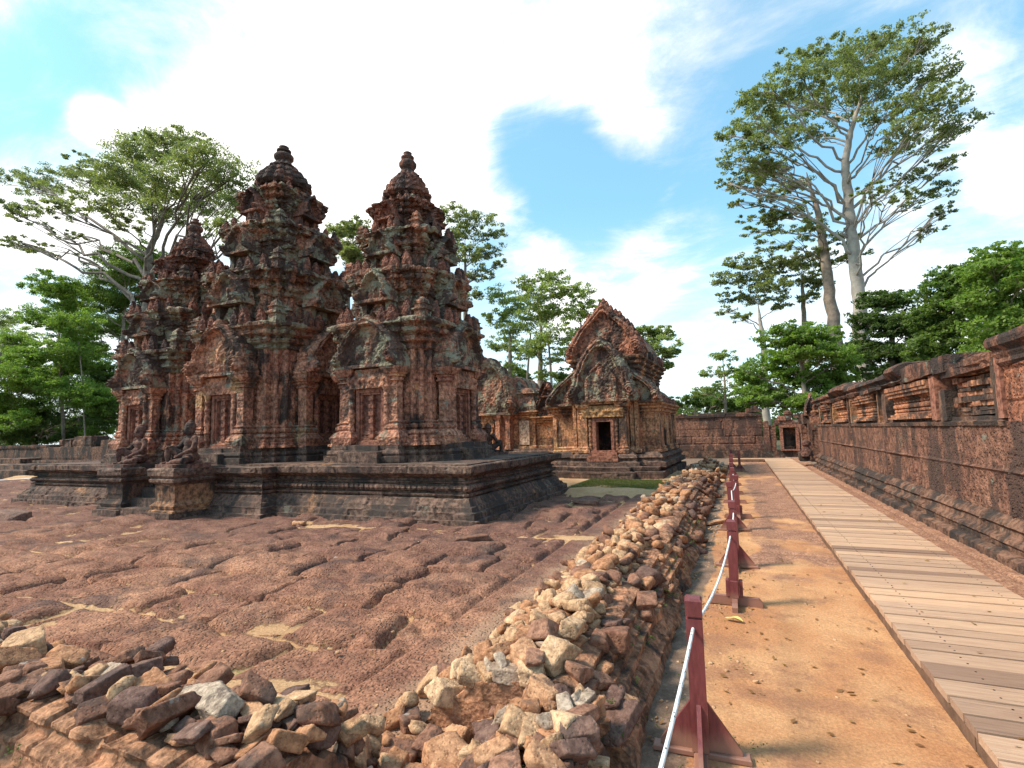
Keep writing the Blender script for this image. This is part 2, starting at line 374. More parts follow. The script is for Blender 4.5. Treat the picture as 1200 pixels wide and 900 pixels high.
def groundmat():
    m, t, bs = newmat('laterite paving'); p = gpos(t)
    at_ = t.node('ShaderNodeAttribute', attribute_name='sand').outputs['Fac']
    n1 = t.noise(p, 0.7, 6, 0.6, 0.5)
    sx = t.node('ShaderNodeSeparateXYZ'); t.put(sx, 0, p)
    lat = t.mix(t.rng(n1, 0.35, 0.62), (0.225, 0.098, 0.062), (0.345, 0.165, 0.098))
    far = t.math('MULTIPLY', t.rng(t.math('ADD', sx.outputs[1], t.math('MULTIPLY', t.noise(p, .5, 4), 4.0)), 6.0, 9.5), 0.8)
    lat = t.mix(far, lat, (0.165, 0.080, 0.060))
    lat = t.mix(1.0, lat, t.mix(t.rng(t.noise(p, 34, 6, 0.75), 0.36, 0.64), (0.58, 0.54, 0.52), (1.35, 1.35, 1.35)), 'MULTIPLY')
    lat = t.mix(1.0, lat, t.mix(t.rng(t.noise(p, 4, 5, 0.6), 0.3, 0.7), (0.75, 0.72, 0.72), (1.25, 1.25, 1.22)), 'MULTIPLY')
    bordr = t.rng(t.math('ADD', sx.outputs[0], t.math('MULTIPLY', t.noise(p, 2.5, 6, .7), 0.8)), -1.95, -1.55, 0.0, 0.7); lat = t.mix(bordr, lat, (0.40, 0.25, 0.16))
    dk = t.rng(t.noise(p, 1.3, 8, 0.65), 0.5, 0.66); lat = t.mix(t.math('MULTIPLY', dk, 0.7), lat, (0.075, 0.045, 0.04))
    dust = t.rng(t.noise(t.vmath('ADD', p, (11, 3, 6)), 2.1, 9, 0.72), 0.5, 0.75); lat = t.mix(t.math('MULTIPLY', dust, 0.32), lat, (0.45, 0.27, 0.165))
    snd = t.mix(t.rng(t.noise(p, 1.6, 6, 0.65), 0.3, 0.7), (0.43, 0.235, 0.115), (0.55, 0.34, 0.185))
    snd = t.mix(1.0, snd, t.mix(t.rng(t.noise(p, 45, 5, 0.75), 0.3, 0.7), (0.7, 0.66, 0.62), (1.2, 1.2, 1.2)), 'MULTIPLY')
    edge = t.math('ADD', at_, t.math('MULTIPLY', t.math('SUBTRACT', t.noise(p, 10, 9, 0.75), 0.5), 1.5))
    col = t.mix(t.rng(edge, 0.35, 0.65), lat, snd)
    gm = t.math('MULTIPLY', t.rng(t.noise(t.vmath('ADD', p, (5, 9, 2)), 1.9, 6, 0.6), 0.63, 0.69), t.rng(edge, 0.1, 0.4))
    gm = t.math('MULTIPLY', gm, t.rng(t.noise(p, 30, 4, 0.7), 0.42, 0.55))
    col = t.mix(t.math('MULTIPLY', gm, 0.7), col, (0.14, 0.17, 0.035))
    t.put(bs, 'Base Color', col)
    hv = t.vor(t.mix(0.12, p, t.node('ShaderNodeTexNoise').outputs[1]), 38)
    pit = t.math('MULTIPLY', t.rng(hv.outputs[0], 0.0, 0.5), t.math('SUBTRACT', 1.0, t.math('MULTIPLY', t.rng(edge, .35, .65), 0.92)))
    h = t.math('ADD', t.math('MULTIPLY', pit, 1.0), t.math('MULTIPLY', t.noise(p, 26, 8, 0.72), 0.9))
    t.put(bs, 'Normal', t.bump(h, 0.85, 0.022))
    return m
PAVE = groundmat()
def sandmat():
    m, t, bs = newmat('sandy path'); p = gpos(t)
    at_ = t.node('ShaderNodeAttribute', attribute_name='sand').outputs['Fac']
    n = t.noise(p, 1.1, 8, 0.65, 0.4)
    sand = t.mix(t.rng(n, 0.35, 0.65), (0.45, 0.20, 0.088), (0.58, 0.31, 0.15))
    sand = t.mix(t.rng(t.noise(t.vmath('ADD', p, (9, 2, 4)), 2.4, 8, 0.7), 0.46, 0.64, 0, 0.8), sand, (0.33, 0.155, 0.085))
    lat = t.mix(t.rng(t.noise(p, 3, 6, 0.65), 0.35, 0.65), (0.27, 0.135, 0.085), (0.38, 0.20, 0.125))
    lat = t.mix(1.0, lat, t.mix(t.rng(t.noise(p, 40, 6, 0.75), 0.36, 0.64), (0.5, 0.46, 0.44), (1.4, 1.4, 1.4)), 'MULTIPLY')
    dirt = t.mix(t.rng(t.noise(p, 7, 8, 0.7), 0.35, 0.65), (0.15, 0.095, 0.066), (0.26, 0.17, 0.12))
    edge = t.math('ADD', at_, t.math('MULTIPLY', t.math('SUBTRACT', t.noise(p, 5, 9, 0.7), 0.5), 0.75))
    col = t.mix(t.rng(edge, 0.3, 0.6), dirt, sand)                  # 0 dirt, 1 sand, 2 laterite slabs
    col = t.mix(t.rng(edge, 1.3, 1.7), col, lat)
    col = t.mix(1.0, col, t.mix(t.rng(t.noise(p, 55, 5, 0.75), 0.3, 0.7), (0.78, 0.75, 0.72), (1.18, 1.18, 1.18)), 'MULTIPLY')
    gm = t.math('MULTIPLY', t.rng(t.noise(p, 2.3, 6, 0.65), 0.58, 0.66), t.rng(edge, 1.0, 0.4)); gm = t.math('MULTIPLY', gm, t.rng(t.noise(p, 45, 4, 0.7), 0.46, 0.58))
    col = t.mix(t.math('MULTIPLY', gm, 0.55), col, (0.13, 0.16, 0.05))
    t.put(bs, 'Base Color', col)
    h = t.math('ADD', t.math('MULTIPLY', t.noise(p, 30, 8, 0.75), 1.0), t.math('MULTIPLY', t.noise(p, 4, 4), 1.2))
    t.put(bs, 'Normal', t.bump(h, 0.7, 0.02)); return m
SAND = sandmat()
def woodmat():
    m, t, bs = newmat('weathered planks'); p = gpos(t); oi = t.node('ShaderNodeObjectInfo').outputs['Random']
    rr = t.node('ShaderNodeCombineXYZ'); 
    for i in range(3): t.put(rr, i, t.math('MULTIPLY', oi, 37.0+i*11))
    q = t.vmath('ADD', p, rr.outputs[0]); g1 = t.noise(scl(t, q, 1.0, 14, 14), 3.5, 8, 0.7, 0.3)
    col = t.mix(t.rng(g1, 0.3, 0.7), (0.385, 0.235, 0.155), (0.50, 0.33, 0.225))
    rn = t.node('ShaderNodeValToRGB'); t.put(rn, 0, oi); cr = rn.color_ramp
    cr.elements[0].color = (0.55, 0.50, 0.50, 1); cr.elements[1].color = (1.28, 1.22, 1.12, 1)
    e = cr.elements.new(0.12); e.color = (0.9, 0.86, 0.84, 1); e = cr.elements.new(0.6); e.color = (1.04, 1.0, 0.97, 1)
    col = t.mix(1.0, col, rn.outputs[0], 'MULTIPLY')
    crack = t.rng(t.noise(scl(t, q, 2.2, 60, 60), 1.0, 5, 0.6), 0.63, 0.68); col = t.mix(t.math('MULTIPLY', crack, 0.55), col, (0.13, 0.09, 0.075))
    st = t.rng(t.noise(scl(t, q, 1.3, 4, 4), 1.4, 7, 0.7), 0.56, 0.74); col = t.mix(t.math('MULTIPLY', st, 0.4), col, (0.22, 0.15, 0.12))
    t.put(bs, 'Base Color', col); bs.inputs['Roughness'].default_value = 0.75
    t.put(bs, 'Normal', t.bump(t.math('ADD', g1, t.math('MULTIPLY', crack, -0.8)), 0.5, 0.006)); return m
WOOD = woodmat()
def paintmat():
    m, t, bs = newmat('maroon painted wood'); p = gpos(t)
    g1 = t.noise(scl(t, p, 14, 14, 2.5), 3, 8, 0.7, 0.3)
    col = t.mix(t.rng(g1, 0.3, 0.7), (0.125, 0.026, 0.027), (0.20, 0.045, 0.043))
    wear = t.rng(t.noise(scl(t, p, 16, 16, 4), 2.2, 9, 0.72), 0.66, 0.72); col = t.mix(t.math('MULTIPLY', wear, 0.7), col, (0.33, 0.24, 0.20))
    sz = t.node('ShaderNodeSeparateXYZ'); t.put(sz, 0, p)
    col = t.mix(t.rng(t.math('ADD', sz.outputs[2], t.math('MULTIPLY', t.noise(p, 9, 5), -0.10)), 0.10, 0.0, 0, 0.6), col, (0.36, 0.20, 0.13))
    t.put(bs, 'Base Color', col); bs.inputs['Roughness'].default_value = 0.5; bs.inputs['Specular IOR Level'].default_value = 0.4
    t.put(bs, 'Normal', t.bump(g1, 0.35, 0.006)); return m
PAINT = paintmat()
def ropemat():
    m, t, bs = newmat('white rope'); p = gpos(t)
    n = t.vor(p, 45, 'F1'); f = t.rng(n.outputs[0], 0.16, 0.26)
    t.put(bs, 'Base Color', t.mix(f, (0.12, 0.11, 0.11), (0.72, 0.70, 0.68)))
    wv = t.node('ShaderNodeTexWave', bands_direction='Z'); t.put(wv, 'Vector', scl(t, p, 1, 1, 1)); t.put(wv, 'Scale', 30)
    t.put(bs, 'Normal', t.bump(wv.outputs[1], 0.4, 0.003)); return m
ROPE = ropemat()
def plain(name, col, rough_=0.9, var=0.3, sc=12):
    m, t, bs = newmat(name); p = gpos(t)
    t.put(bs, 'Base Color', t.mix(t.rng(t.noise(p, sc, 6, 0.65), 0.3, 0.7), tuple(c*(1-var) for c in col), tuple(c*(1+var) for c in col)))
    bs.inputs['Roughness'].default_value = rough_; t.put(bs, 'Normal', t.bump(t.noise(p, sc*3, 5, 0.7), 0.5, 0.01)); return m
DARKM = plain('doorway shade and nail black', (0.03, 0.025, 0.022))  # near-black: painted shade for the hall doorway, own colour of the nail heads
def rockmat(name, a, b, dk=0.3, seed=0):
    m, t, bs = newmat(name); oi = t.node('ShaderNodeObjectInfo').outputs['Random']; p = gpos(t)
    q = t.vmath('ADD', p, (seed*3.1, seed, seed))
    F_ = t.math('ADD', t.math('MULTIPLY', t.noise(q, 4.5, 5, 0.6), 0.8), t.math('MULTIPLY', t.math('SUBTRACT', oi, 0.5), 0.45))
    col = t.mix(t.rng(F_, 0.22, 0.6), a, b)
    col = t.mix(1.0, col, t.mix(t.rng(t.noise(q, 24, 8, 0.72), 0.33, 0.67), (0.55, 0.5, 0.48), (1.38, 1.38, 1.36)), 'MULTIPLY')
    d = t.rng(t.noise(q, 3.4, 9, 0.68), 0.62-0.2*dk, 0.7-0.2*dk); col = t.mix(t.math('MULTIPLY', d, 0.75), col, (0.085, 0.055, 0.045))
    g = t.rng(t.noise(t.vmath('ADD', q, (4, 4, 4)), 5, 6, 0.65), 0.66, 0.7); col = t.mix(t.math('MULTIPLY', g, 0.45), col, (0.46, 0.41, 0.35))
    t.put(bs, 'Base Color', col)
    h = t.math('ADD', t.math('MULTIPLY', t.noise(q, 34, 8, 0.74), 0.9), t.math('MULTIPLY', t.rng(t.vor(q, 48).outputs[0], 0.0, 0.45), 0.5))
    t.put(bs, 'Normal', t.bump(h, 0.8, 0.012)); return m
ROCK = {'tan': rockmat('tan stone', (0.46, 0.27, 0.15), (0.58, 0.375, 0.225), 0.12, 1), 'orange': rockmat('orange brown stone', (0.38, 0.18, 0.092), (0.50, 0.27, 0.15), 0.25, 2),
        'brown': rockmat('brown laterite', (0.21, 0.098, 0.062), (0.30, 0.15, 0.095), 0.5, 3), 'dark': rockmat('dark purple brown stone', (0.145, 0.08, 0.062), (0.21, 0.12, 0.09), 0.5, 4),
        'grey': rockmat('grey stone', (0.33, 0.23, 0.165), (0.44, 0.335, 0.25), 0.4, 5)}
CORE = stone('old brick courses', (0.27, 0.13, 0.078), (0.38, 0.195, 0.112), damt=0.42, lamt=0.12, lichen=(0.11, 0.12, 0.05), blocks=True, bscale=26, bump=0.9, seed=12)
def leafmat(name, c1, c2, c3, sc=0.25):
    m, t, bs = newmat(name); p = gpos(t)
    a = t.node('ShaderNodeAttribute', attribute_name='tone').outputs['Fac']
    col = t.mix(a, c1, c2); col = t.mix(t.rng(t.noise(p, sc, 4, 0.6), 0.45, 0.65), col, c3)
    t.put(bs, 'Base Color', col); bs.inputs['Roughness'].default_value = 0.55
    tr = t.node('ShaderNodeBsdfTranslucent'); t.put(tr, 0, t.mix(1.0, col, (1.5, 1.7, 0.7), 'MULTIPLY'))
    mx = t.node('ShaderNodeMixShader'); mx.inputs[0].default_value = 0.45
    t.l.new(bs.outputs[0], mx.inputs[1]); t.l.new(tr.outputs[0], mx.inputs[2])
    out = [n for n in t.n if n.type == 'OUTPUT_MATERIAL'][0]; t.l.new(mx.outputs[0], out.inputs[0]); return m
LEAF = {'olive': leafmat('olive foliage', (0.125, 0.142, 0.062), (0.265, 0.275, 0.13), (0.20, 0.215, 0.10)),
        'pale': leafmat('pale green foliage', (0.16, 0.20, 0.07), (0.31, 0.34, 0.135), (0.23, 0.28, 0.10)),
        'bright': leafmat('bright green foliage', (0.105, 0.165, 0.035), (0.235, 0.31, 0.075), (0.165, 0.24, 0.05)),
        'dark': leafmat('dark green foliage', (0.055, 0.085, 0.028), (0.12, 0.16, 0.052), (0.085, 0.12, 0.038)),
        'mid': leafmat('mid green foliage', (0.08, 0.125, 0.034), (0.175, 0.225, 0.065), (0.12, 0.175, 0.048)),
        'moss': leafmat('moss blades', (0.07, 0.085, 0.02), (0.13, 0.14, 0.04), (0.12, 0.11, 0.05), 2.0),
        'litter': leafmat('dry litter', (0.20, 0.09, 0.04), (0.36, 0.22, 0.10), (0.28, 0.15, 0.07), 2.0),
        'weed': leafmat('small weeds', (0.06, 0.11, 0.02), (0.14, 0.19, 0.05), (0.1, 0.14, 0.04), 2.0)}
BARKW = plain('pale bark', (0.34, 0.285, 0.24), 0.9, 0.25, 1.5)
BARKD = plain('grey brown bark', (0.17, 0.135, 0.11), 0.9, 0.4, 2.0)
BARKM = plain('brown bark', (0.25, 0.19, 0.15), 0.9, 0.35, 2.0)
# ------------------------------------------------------------ temple platform
PB = [(0, .30), (.08, .30), (.09, .24), (.2, .24), (.22, .19), (.34, .20), (.36, .12), (.44, .16), (.55, .13), (.58, .06), (.66, .11), (.76, .11), (.79, .04), (.86, .07), (.92, .0), (1, 0)]
PC = [(0, 0), (.07, .07), (.13, .03), (.2, .03), (.27, .12), (.38, .14), (.42, .09), (.5, .1), (.57, .2), (.68, .22), (.71, .16), (.78, .2), (.84, .29), (.95, .30), (1, .24)]
def pr(P, z0, z1, s=1.0): return [(z0+(z1-z0)*a, o*s) for a, o in P]
def platform():
    root = thing('temple_platform', 'dark moulded sandstone platform carrying the three temple towers', 'platform', (-12.4, 8.5, 0))
    poly = [(-20.2, 8.62), (-15.1, 8.62), (-15.1, 8.22), (-9.6, 8.22), (-9.6, 8.62), (-4.62, 8.62), (-4.62, 14.1), (-20.2, 14.1)]
    P = [(-.12, .19), (.09, .18), (.10, .10), (.22, .09), (.235, .02), (.31, 0.0), (.33, -.045), (.40, -.09), (.46, -.13), (.47, -.20), (.5, -.22), (.505, -.14), (.54, -.13), (.555, -.21), (.585, -.23), (.6, -.15, .03), (.65, -.11, .035), (.70, -.13, .03),
         (.715, -.21), (.745, -.24), (.75, -.18, .015), (.775, -.17, .015), (.79, -.24), (.84, -.25), (.87, -.17), (.90, -.14), (.92, -.06), (.935, -.05), (.95, .0), (1.075, .015), (1.09, -.005)]
    g = sweep(poly, P, 0.045, 0.022)
    def fn(V, N):
        d = 0.014*fbm(V*2.2, 4, 3)+0.006*fbm(V*11, 2, 4)
        along = np.where(np.abs(N[:, 1]) > np.abs(N[:, 0]), V[:, 0], V[:, 1]); row = np.floor(V[:, 2]/0.25+.2)
        cw = 0.62; ph = (along+row*0.27)/cw; c = np.floor(ph)
        d = d+0.014*(_h(c, row, row*0, 5)*2-1); f = np.abs(ph-c-0.5)*2
        d = d-0.02*sstep(f, 0.94, 1.0)*(V[:, 2] < 1.085)
        chip = fbm(V*4.5, 3, 8); d = d-0.05*sstep(chip, 0.30, 0.6)*(V[:, 2] > .92)-0.04*sstep(chip, 0.35, 0.6)*(V[:, 2] < .35)
        return d
    g.displace(fn); g.build('moulded_wall', PLAT, root)
    # top paving as its own part
    gt = gbox(-20.05, -4.8, 8.8, 13.9, 1.0, 1.112, .12).displace(rough(.008, 2, 5)); gt.build('top_paving', PLAT, root)
    sx0, sx1 = -13.05, -11.95
    for k in range(5):
        z1 = 0.2*(k+1)+.02; y0 = 7.30+0.26*k
        gbox(sx0+.005*k, sx1-.005*k, y0, y0+.34+(.3 if k == 4 else 0), -.05, z1, .05).displace(carve(0, 1, .02, .01, 20+k)).build('step', PLAT, root)
    for sx, nm in ((-13.42, 0), (-11.58, 1)):
        gb = gbox(sx-.46, sx+.46, 7.22, 8.5, -.05, .17, .05).displace(carve(0, 1, .02, .012, 31)); gb.build('pedestal_foot', PLAT, root)
        g = sweep(rect(sx-.32, sx+.32, 7.42, 8.4), [(.12, .12), (.2, .12), (.22, .06), (.3, .08), (.36, .02), (.4, .0), (.74, .0)], .05, .04)
        g.displace(carve(0, 1, .015, .01, 33)).build('pedestal', PALE if nm else MOULD, root)
        g = sweep(rect(sx-.32, sx+.32, 7.42, 8.4), [(.735, .0), (.78, .03), (.82, .10), (.87, .11), (.9, .06), (.96, .12), (1.08, .13), (1.12, .1)], .05, .03)
        g.displace(carve(0.015, 9, .02, .012, 34)).build('pedestal_cap', PLAT, root)
    return root
platform()
# ------------------------------------------------------------ carved pieces
WARCH = [1.0, 1.04, .95, .93, .90, .80, .70, .56, .42, .22, .10, .0]
def pediment_fns(w, h, teeth=11, seed=0, th=.16, shape=WARCH):
    def Wz(z):
        t = np.clip(z/h, 0, 1)
        return w*np.interp(t, [0, .12, .2, .3, .42, .5, .62, .7, .8, .88, .95, 1.0], shape)
    def scal(x, z): ang = np.arctan2(z-h*.12, x+1e-9); return 1+0.055*(np.abs(np.sin(ang*teeth))-.5)
    def ins(x, z): return (np.abs(x) < Wz(z/scal(x, z))*scal(x, z)) & (z < h)
    def dep(x, z):
        e = (Wz(z)-np.abs(x)); e = np.minimum(e, (h-z)*0.8); P = np.stack([x*1.0+seed*3, z, 0*x+seed], 1)
        F1, F2, _ = worley(P*8.5, 3); F3, _, _ = worley(P*17, 4)
        fl = .05*(0.6-F1)+.03*(.5-F3)
        band = sstep(e, .0, .06)*(1-sstep(e, .22*w, .27*w)); groove = .025*np.cos(e/w*60)
        d = th*.45+fl*1.1
        d = d-.05*sstep(e, .27*w, .33*w)+band*(.13+groove)
        naga = np.hypot(np.abs(x)-w*.84, z-h*.16); d = d+.16*sstep(1-naga/(w*.27), 0, .7)+.03*np.cos(naga*70)*(naga < w*.22)
        figure = np.exp(-((x/(w*.13))**2+((z-h*.38)/(h*.2))**2)); d = d+.08*figure
        for sx in (-1, 1): d = d+.05*np.exp(-(((x-sx*w*.36)/(w*.1))**2+((z-h*.26)/(h*.13))**2))
        sill = (z < .09); d = np.where(sill, th*.45+.12, d)
        return d+.012*fbm(P*3, 3, 5)
    return ins, dep
def antefix_mesh(w=.13, h=.36, th=.07, seed=0, r=.02, name='antefix'):
    def ins(x, z): t = z/h; return (np.abs(x) < w*np.interp(t, [0, .15, .35, .5, .6, .75, .9, 1], [.8, 1, .92, .78, .74, .45, .2, 0])) & (z < h)
    def dep(x, z):
        P = np.stack([x, z, 0*x+seed], 1); F1, _, _ = worley(P*17, 2)
        return .03+.05*(.7-F1)+.06*np.exp(-((x/(w*.5))**2+((z-h*.35)/(h*.25))**2))
    g = relief(w*1.05, h, ins, dep, r, th); return g
def turret(w=.14, h=.42, seed=0):
    g = sweep(rect(-w, w, -w, w), [(0, .02), (.12*h, .03), (.14*h, -.02), (.36*h, -.02), (.4*h, .03), (.47*h, .035), (.5*h, -.03), (.62*h, -.03), (.66*h, .005), (.7*h, -.05), (.84*h, -.06), (.88*h, -.09), (h, -w+.008)], .04, .03)
    return g.displace(carve(.018, 16, .012, 0, seed))
FACES = [0, math.pi/2, math.pi, -math.pi/2]
def tower(cx, cy, a, L, label, zc=1.12, seed=0):
    root = thing('temple_tower', label, 'tower', (cx, cy, zc-.01), 'towers standing on the platform')
    c = np.array([cx, cy, 0.0])
    S = [(a*1.05, a*.46), (a, a*.78), (a*.88, a*.88)]
    ext = a*1.05+.32 if a < 1.45 else a*1.05+.38; pw = .82 if a < 1.45 else .94
    # plinth
    pl = redent([(ext+.22, pw+.2), (a+.3, a*.8+.22), (a*.88+.3, a*.88+.3)], 1, cx, cy)
    g = sweep(pl, [(zc-.04, .02), (zc+.13, .02), (zc+.14, -.05), (zc+.2, -.02), (zc+.26, -.04), (zc+.27, -.1), (zc+.38, -.1)], .06, .035)
    g.displace(carve(0, 1, .018, .014, seed+1)); g.build('plinth', PLAT, root)
    zb = zc+.36; zw = zb+.62
    P0 = redent(S, 1, cx, cy)
    g = sweep(P0, pr(PB, zb, zw, .95), .035, .022); g.displace(carve(.008, 14, .012, .01, seed+2)); g.build('base_moulding', RED, root)
    # wall with carved panels
    g = sweep(P0, [(zw-.01, 0), (L['wall']+.01, 0)], .028, .028)
    def wf(V, N):
        d = carve(.032, 9.5, .008, .008, seed+3)(V, N)
        q = V-c; along = np.where(np.abs(N[:, 1]) > np.abs(N[:, 0]), q[:, 0], q[:, 1])
        # plain raised fillets at the edges of each narrow face, figures in niches
        for e in (a*.46, a*.78, a*.88):
            m = sstep(np.abs(np.abs(along)-e+.045), .05, .03); d = d*(1-m)+m*.022
        d = d+.02*(np.abs(np.sin(q[:, 2]*2.4)) > .985)
        for e in (a*.62,):
            f = np.exp(-(((np.abs(along)-e)/.07)**2+((q[:, 2]-zw-.45)/.28)**2)); d = d+.04*f
        return d
    g.displace(wf); g.build('wall', RED, root)
    g = sweep(P0, pr(PC, L['wall'], L['corn'], 1.05), .03, .02)
    g.displace(lambda V, N: carve(.016, 13, .015, .016, seed+4)(V, N)-.07*sstep(fbm(V*2.6, 3, seed+40), .30, .42)*(V[:, 2] > L['wall']+.3)); g.build('cornice', ROOF, root)
    # four porches with false doors
    zt = L['door']; cap = zt+.46; pk = L['corn']+.12
    yb = -(a*1.05+.03); yf = -ext
    def both(name, mk, mat, par=root, rough_fn=None, smooth=False):
        """one mesh, one object on each of the four faces"""
        g0 = mk()
        if rough_fn: g0.displace(rough_fn)
        first = None
        for k, an in enumerate(FACES):
            if first is None:
                o = g0.build(name, mat, None, smooth); first = o
            else: o = first.copy(); COL.objects.link(o)
            o.parent = par if not isinstance(par, list) else par[k]
            Mx = Matrix.Rotation(an, 4, 'Z'); Mx.translation = Vector((0, 0, -(zc-.01)))
            o.matrix_local = Matrix.Identity(4) if isinstance(par, list) else Mx
            outs.append(o)
        r = outs[-4:]; return r
    outs = []
    for sx in (-1, 1):
        def mkp():
            x0, x1 = (pw-.30, pw-.02) if sx > 0 else (-pw+.02, -pw+.30)
            g = sweep(rect(x0, x1, yf+.03, yb), [(zb-.02, .12), (zb+.10, .14), (zb+.2, .16), (zb+.32, .08), (zb+.36, .02), (zb+.4, .05), (zb+.45, .05), (zb+.5, 0), (zb+.54, .03), (zb+.58, -.02), (cap-.34, -.02), (cap-.31, .03), (cap-.28, .0), (cap-.24, .0), (cap-.21, .045), (cap-.18, .02), (cap-.15, .07), (cap-.05, .13), (cap, .14)], .03, .025)
            return g
        both('pilaster', mkp, RED, root, carve(.016, 13, .006, .006, seed+6))
    both('porch_wall', lambda: gbox(-pw+.2, pw-.2, yb-.0, yb+.3, zb, cap, .04), RED, root, carve(.01, 12, .01, .006, seed+7))
    dw = .31
    dr = both('false_door', lambda: gbox(-dw, dw, yb-.08, yb+.02, zb+.04, zt-.05, .05), DOORD, root, rough(.004, 4))
    def frame():
        g = G()
        for o, y in ((0, .0), (.05, .045)):
            g.merge(gbox(-dw-.10+o, -dw+.0+o*.9, yb-.20+y, yb+.0, zb+.02, zt-.0, .05)); g.merge(gbox(dw-o*.9, dw+.10-o, yb-.20+y, yb+.0, zb+.02, zt, .05))
            g.merge(gbox(-dw+.003, dw-.003, yb-.195+y, yb+.0, zt-.09-o, zt-.004, .05))
        g.merge(gbox(-dw+.003, dw-.003, yb-.26, yb-.02, zb, zb+.1, .05)); return g
    both('door_frame', frame, DOORM, dr, rough(.005, 5))
    def stud():
        g = gbox(-.04, .04, yb-.14, yb-.07, zb+.1, zt-.12, .04)
        for k in range(6):
            z = zb+.18+k*(zt-zb-.45)/5; g.merge(gbox(-.065, .065, yb-.175, yb-.08, z, z+.09, .03))
        return g
    both('door_stud_bar', stud, DOORM, dr, rough(.003, 9))
    for sx in (-1, 1):
        def col():
            pf = []
            z = zb+.02
            H = zt-.0-z
            for k in range(22):
                t = k/21; pf.append((z+H*t, .062+.02*(k % 3 == 0)+(.015 if k in (0, 1, 10, 11, 20, 21) else 0)))
            g = lathe(sx*(dw+.19), yb-.24, densify(pf, .02), 14); return g
        both('colonnette', col, RED, root, rough(.004, 12))
    both('lintel', lambda: relief(pw-.24, cap-zt-.02, lambda x, z: x == x, lambda x, z: .05+.06*(.6-worley(np.stack([x*8.5, z*8.5, x*0+seed], 1), 3)[0])+.05*np.exp(-((z-.2)/.06)**2)*np.abs(np.sin(x*9)), .022, .2, None, (0, yb-.24, zt)), RED)
    ins, dep = pediment_fns(pw+.08, pk-cap, 13, seed)
    both('pediment', lambda: relief((pw+.08)*1.12, pk-cap, ins, dep, .024, .28, None, (0, yf+.07, cap+.004)), ROOF if seed % 2 else RED)
    ins2, dep2 = pediment_fns(pw*.80, pk-cap+.28, 11, seed+4)
    both('porch_roof', lambda: relief(pw*.9, pk-cap+.28, ins2, dep2, .03, .32, None, (0, yf+.42, cap+.02)), ROOF)
    both('door_step', lambda: gbox(-.55, .55, yf-.36, yf+.1, zc-.03, zb-.12, .05).merge(gbox(-.42, .42, yf-.16, yf+.25, zb-.16, zb+.02, .05)), PLAT, root, carve(0, 1, .02, .01, 5))
    # roof tiers
    ft = antefix_mesh(.17, .52, .10, seed).build('antefix', CROWN); tu = turret(.17, .60, seed).build('corner_turret', ROOF)
    used = [False, False]
    def putp(src, k, x, y, z, an, s=1.0, sz=None):
        o = src if not used[k] else src.copy()
        if used[k]: COL.objects.link(o)
        used[k] = True; o.parent = root; o.location = (x, y, z-(zc-.01)); o.rotation_euler = (0, 0, an); o.scale = (s, s, sz or s)
    zs = [L['corn']]+L['t']; ws = L['w']
    mats = [ROOF, ROOF, CROWN]
    for i in range(3):
        z0, z1 = zs[i], zs[i+1]; h = z1-z0; w0 = ws[i]
        St = [(w0*1.12, w0*.40), (w0, w0*.72), (w0*.86, w0*.86)]
        pg = redent(St, 1, cx, cy)
        prof = [(z0-.06, .10), (z0+.06*h, .10), (z0+.08*h, .03), (z0+.15*h, .05), (z0+.18*h, .0), (z0+.50*h, .0)]+pr(PC, z0+.50*h, z1, .85)
        g = sweep(pg, prof, .03, .026); 
        def tf(V, N, sd=seed+10+i): 
            d = carve(.03, 9.5, .025, .03, sd)(V, N); q = np.floor(V/np.array([.21, .21, .13])+.3*sd); d = d+.035*(_h(q[:, 0], q[:, 1], q[:, 2], sd)*2-1); ch = fbm(V*2.4, 3, sd+9); return d-.09*sstep(ch, .30, .42)
        g.displace(tf); g.build('roof_tier', mats[i] if seed != 2 else ROOF, root)
        # gable niche in the middle of each face
        gh = h*1.02; gi, gd = pediment_fns(w0*.46, gh*.62, 7, seed+i)
        def gable():
            q = relief(w0*.52, gh*.62, gi, gd, .03, .2, None, (0, -w0*1.12-.14, z0+.36*h))
            q.merge(gbox(-w0*.40, -w0*.26, -w0*1.12-.16, -w0*1.12+.1, z0-.02, z0+.37*h, .04)); q.merge(gbox(w0*.26, w0*.40, -w0*1.12-.16, -w0*1.12+.1, z0-.02, z0+.37*h, .04))
            q.merge(gbox(-w0*.1, w0*.1, -w0*1.12-.09, -w0*1.12+.08, z0, z0+.34*h, .04)); return q
        both('gable_niche', gable, ROOF if i < 2 else CROWN, root, carve(.02, 10, .02, .01, seed+i+3))
        s = (.92, .8, .62)[i]
        base = zs[i]; off = w0*.86+.17; wl = (ws[i-1] if i else a)
        off = wl*.88+.10 if i else a*.88+.14
        for k in range(4):
            an = FACES[k]; R2 = rotz(an)
            p = R2 @ np.array([off, -off, 0]); 
            if _h(np.array([k]), np.array([i]), np.array([seed]), 9)[0] > .12: putp(tu, 1, p[0], p[1], base-.06, an, s*(1.0+.1*rnd.random()), s*1.12*(.85+.3*rnd.random()))
            for fx in (-.74, -.5, -.28, .28, .5, .74):
                if rnd.random() < .14: continue
                p = R2 @ np.array([fx*wl, -(wl*1.0+.16 if abs(fx) > .5 else wl*1.12+.18), 0]); putp(ft, 0, p[0], p[1], base-.06, an, s*(.8+.25*rnd.random()), s*(.75+.35*rnd.random()))
    for k in range(4):
        R2 = rotz(FACES[k]); z_ = zs[3]-.05
        for fx in (-.62, -.22, .22, .62):
            p = R2 @ np.array([fx*ws[2], -ws[2]*.98, 0]); putp(ft, 0, p[0], p[1], z_, FACES[k], .62*(.9+.2*rnd.random()))
        p = R2 @ np.array([ws[2]*.8, -ws[2]*.8, 0]); putp(tu, 1, p[0], p[1], z_, FACES[k], .5)
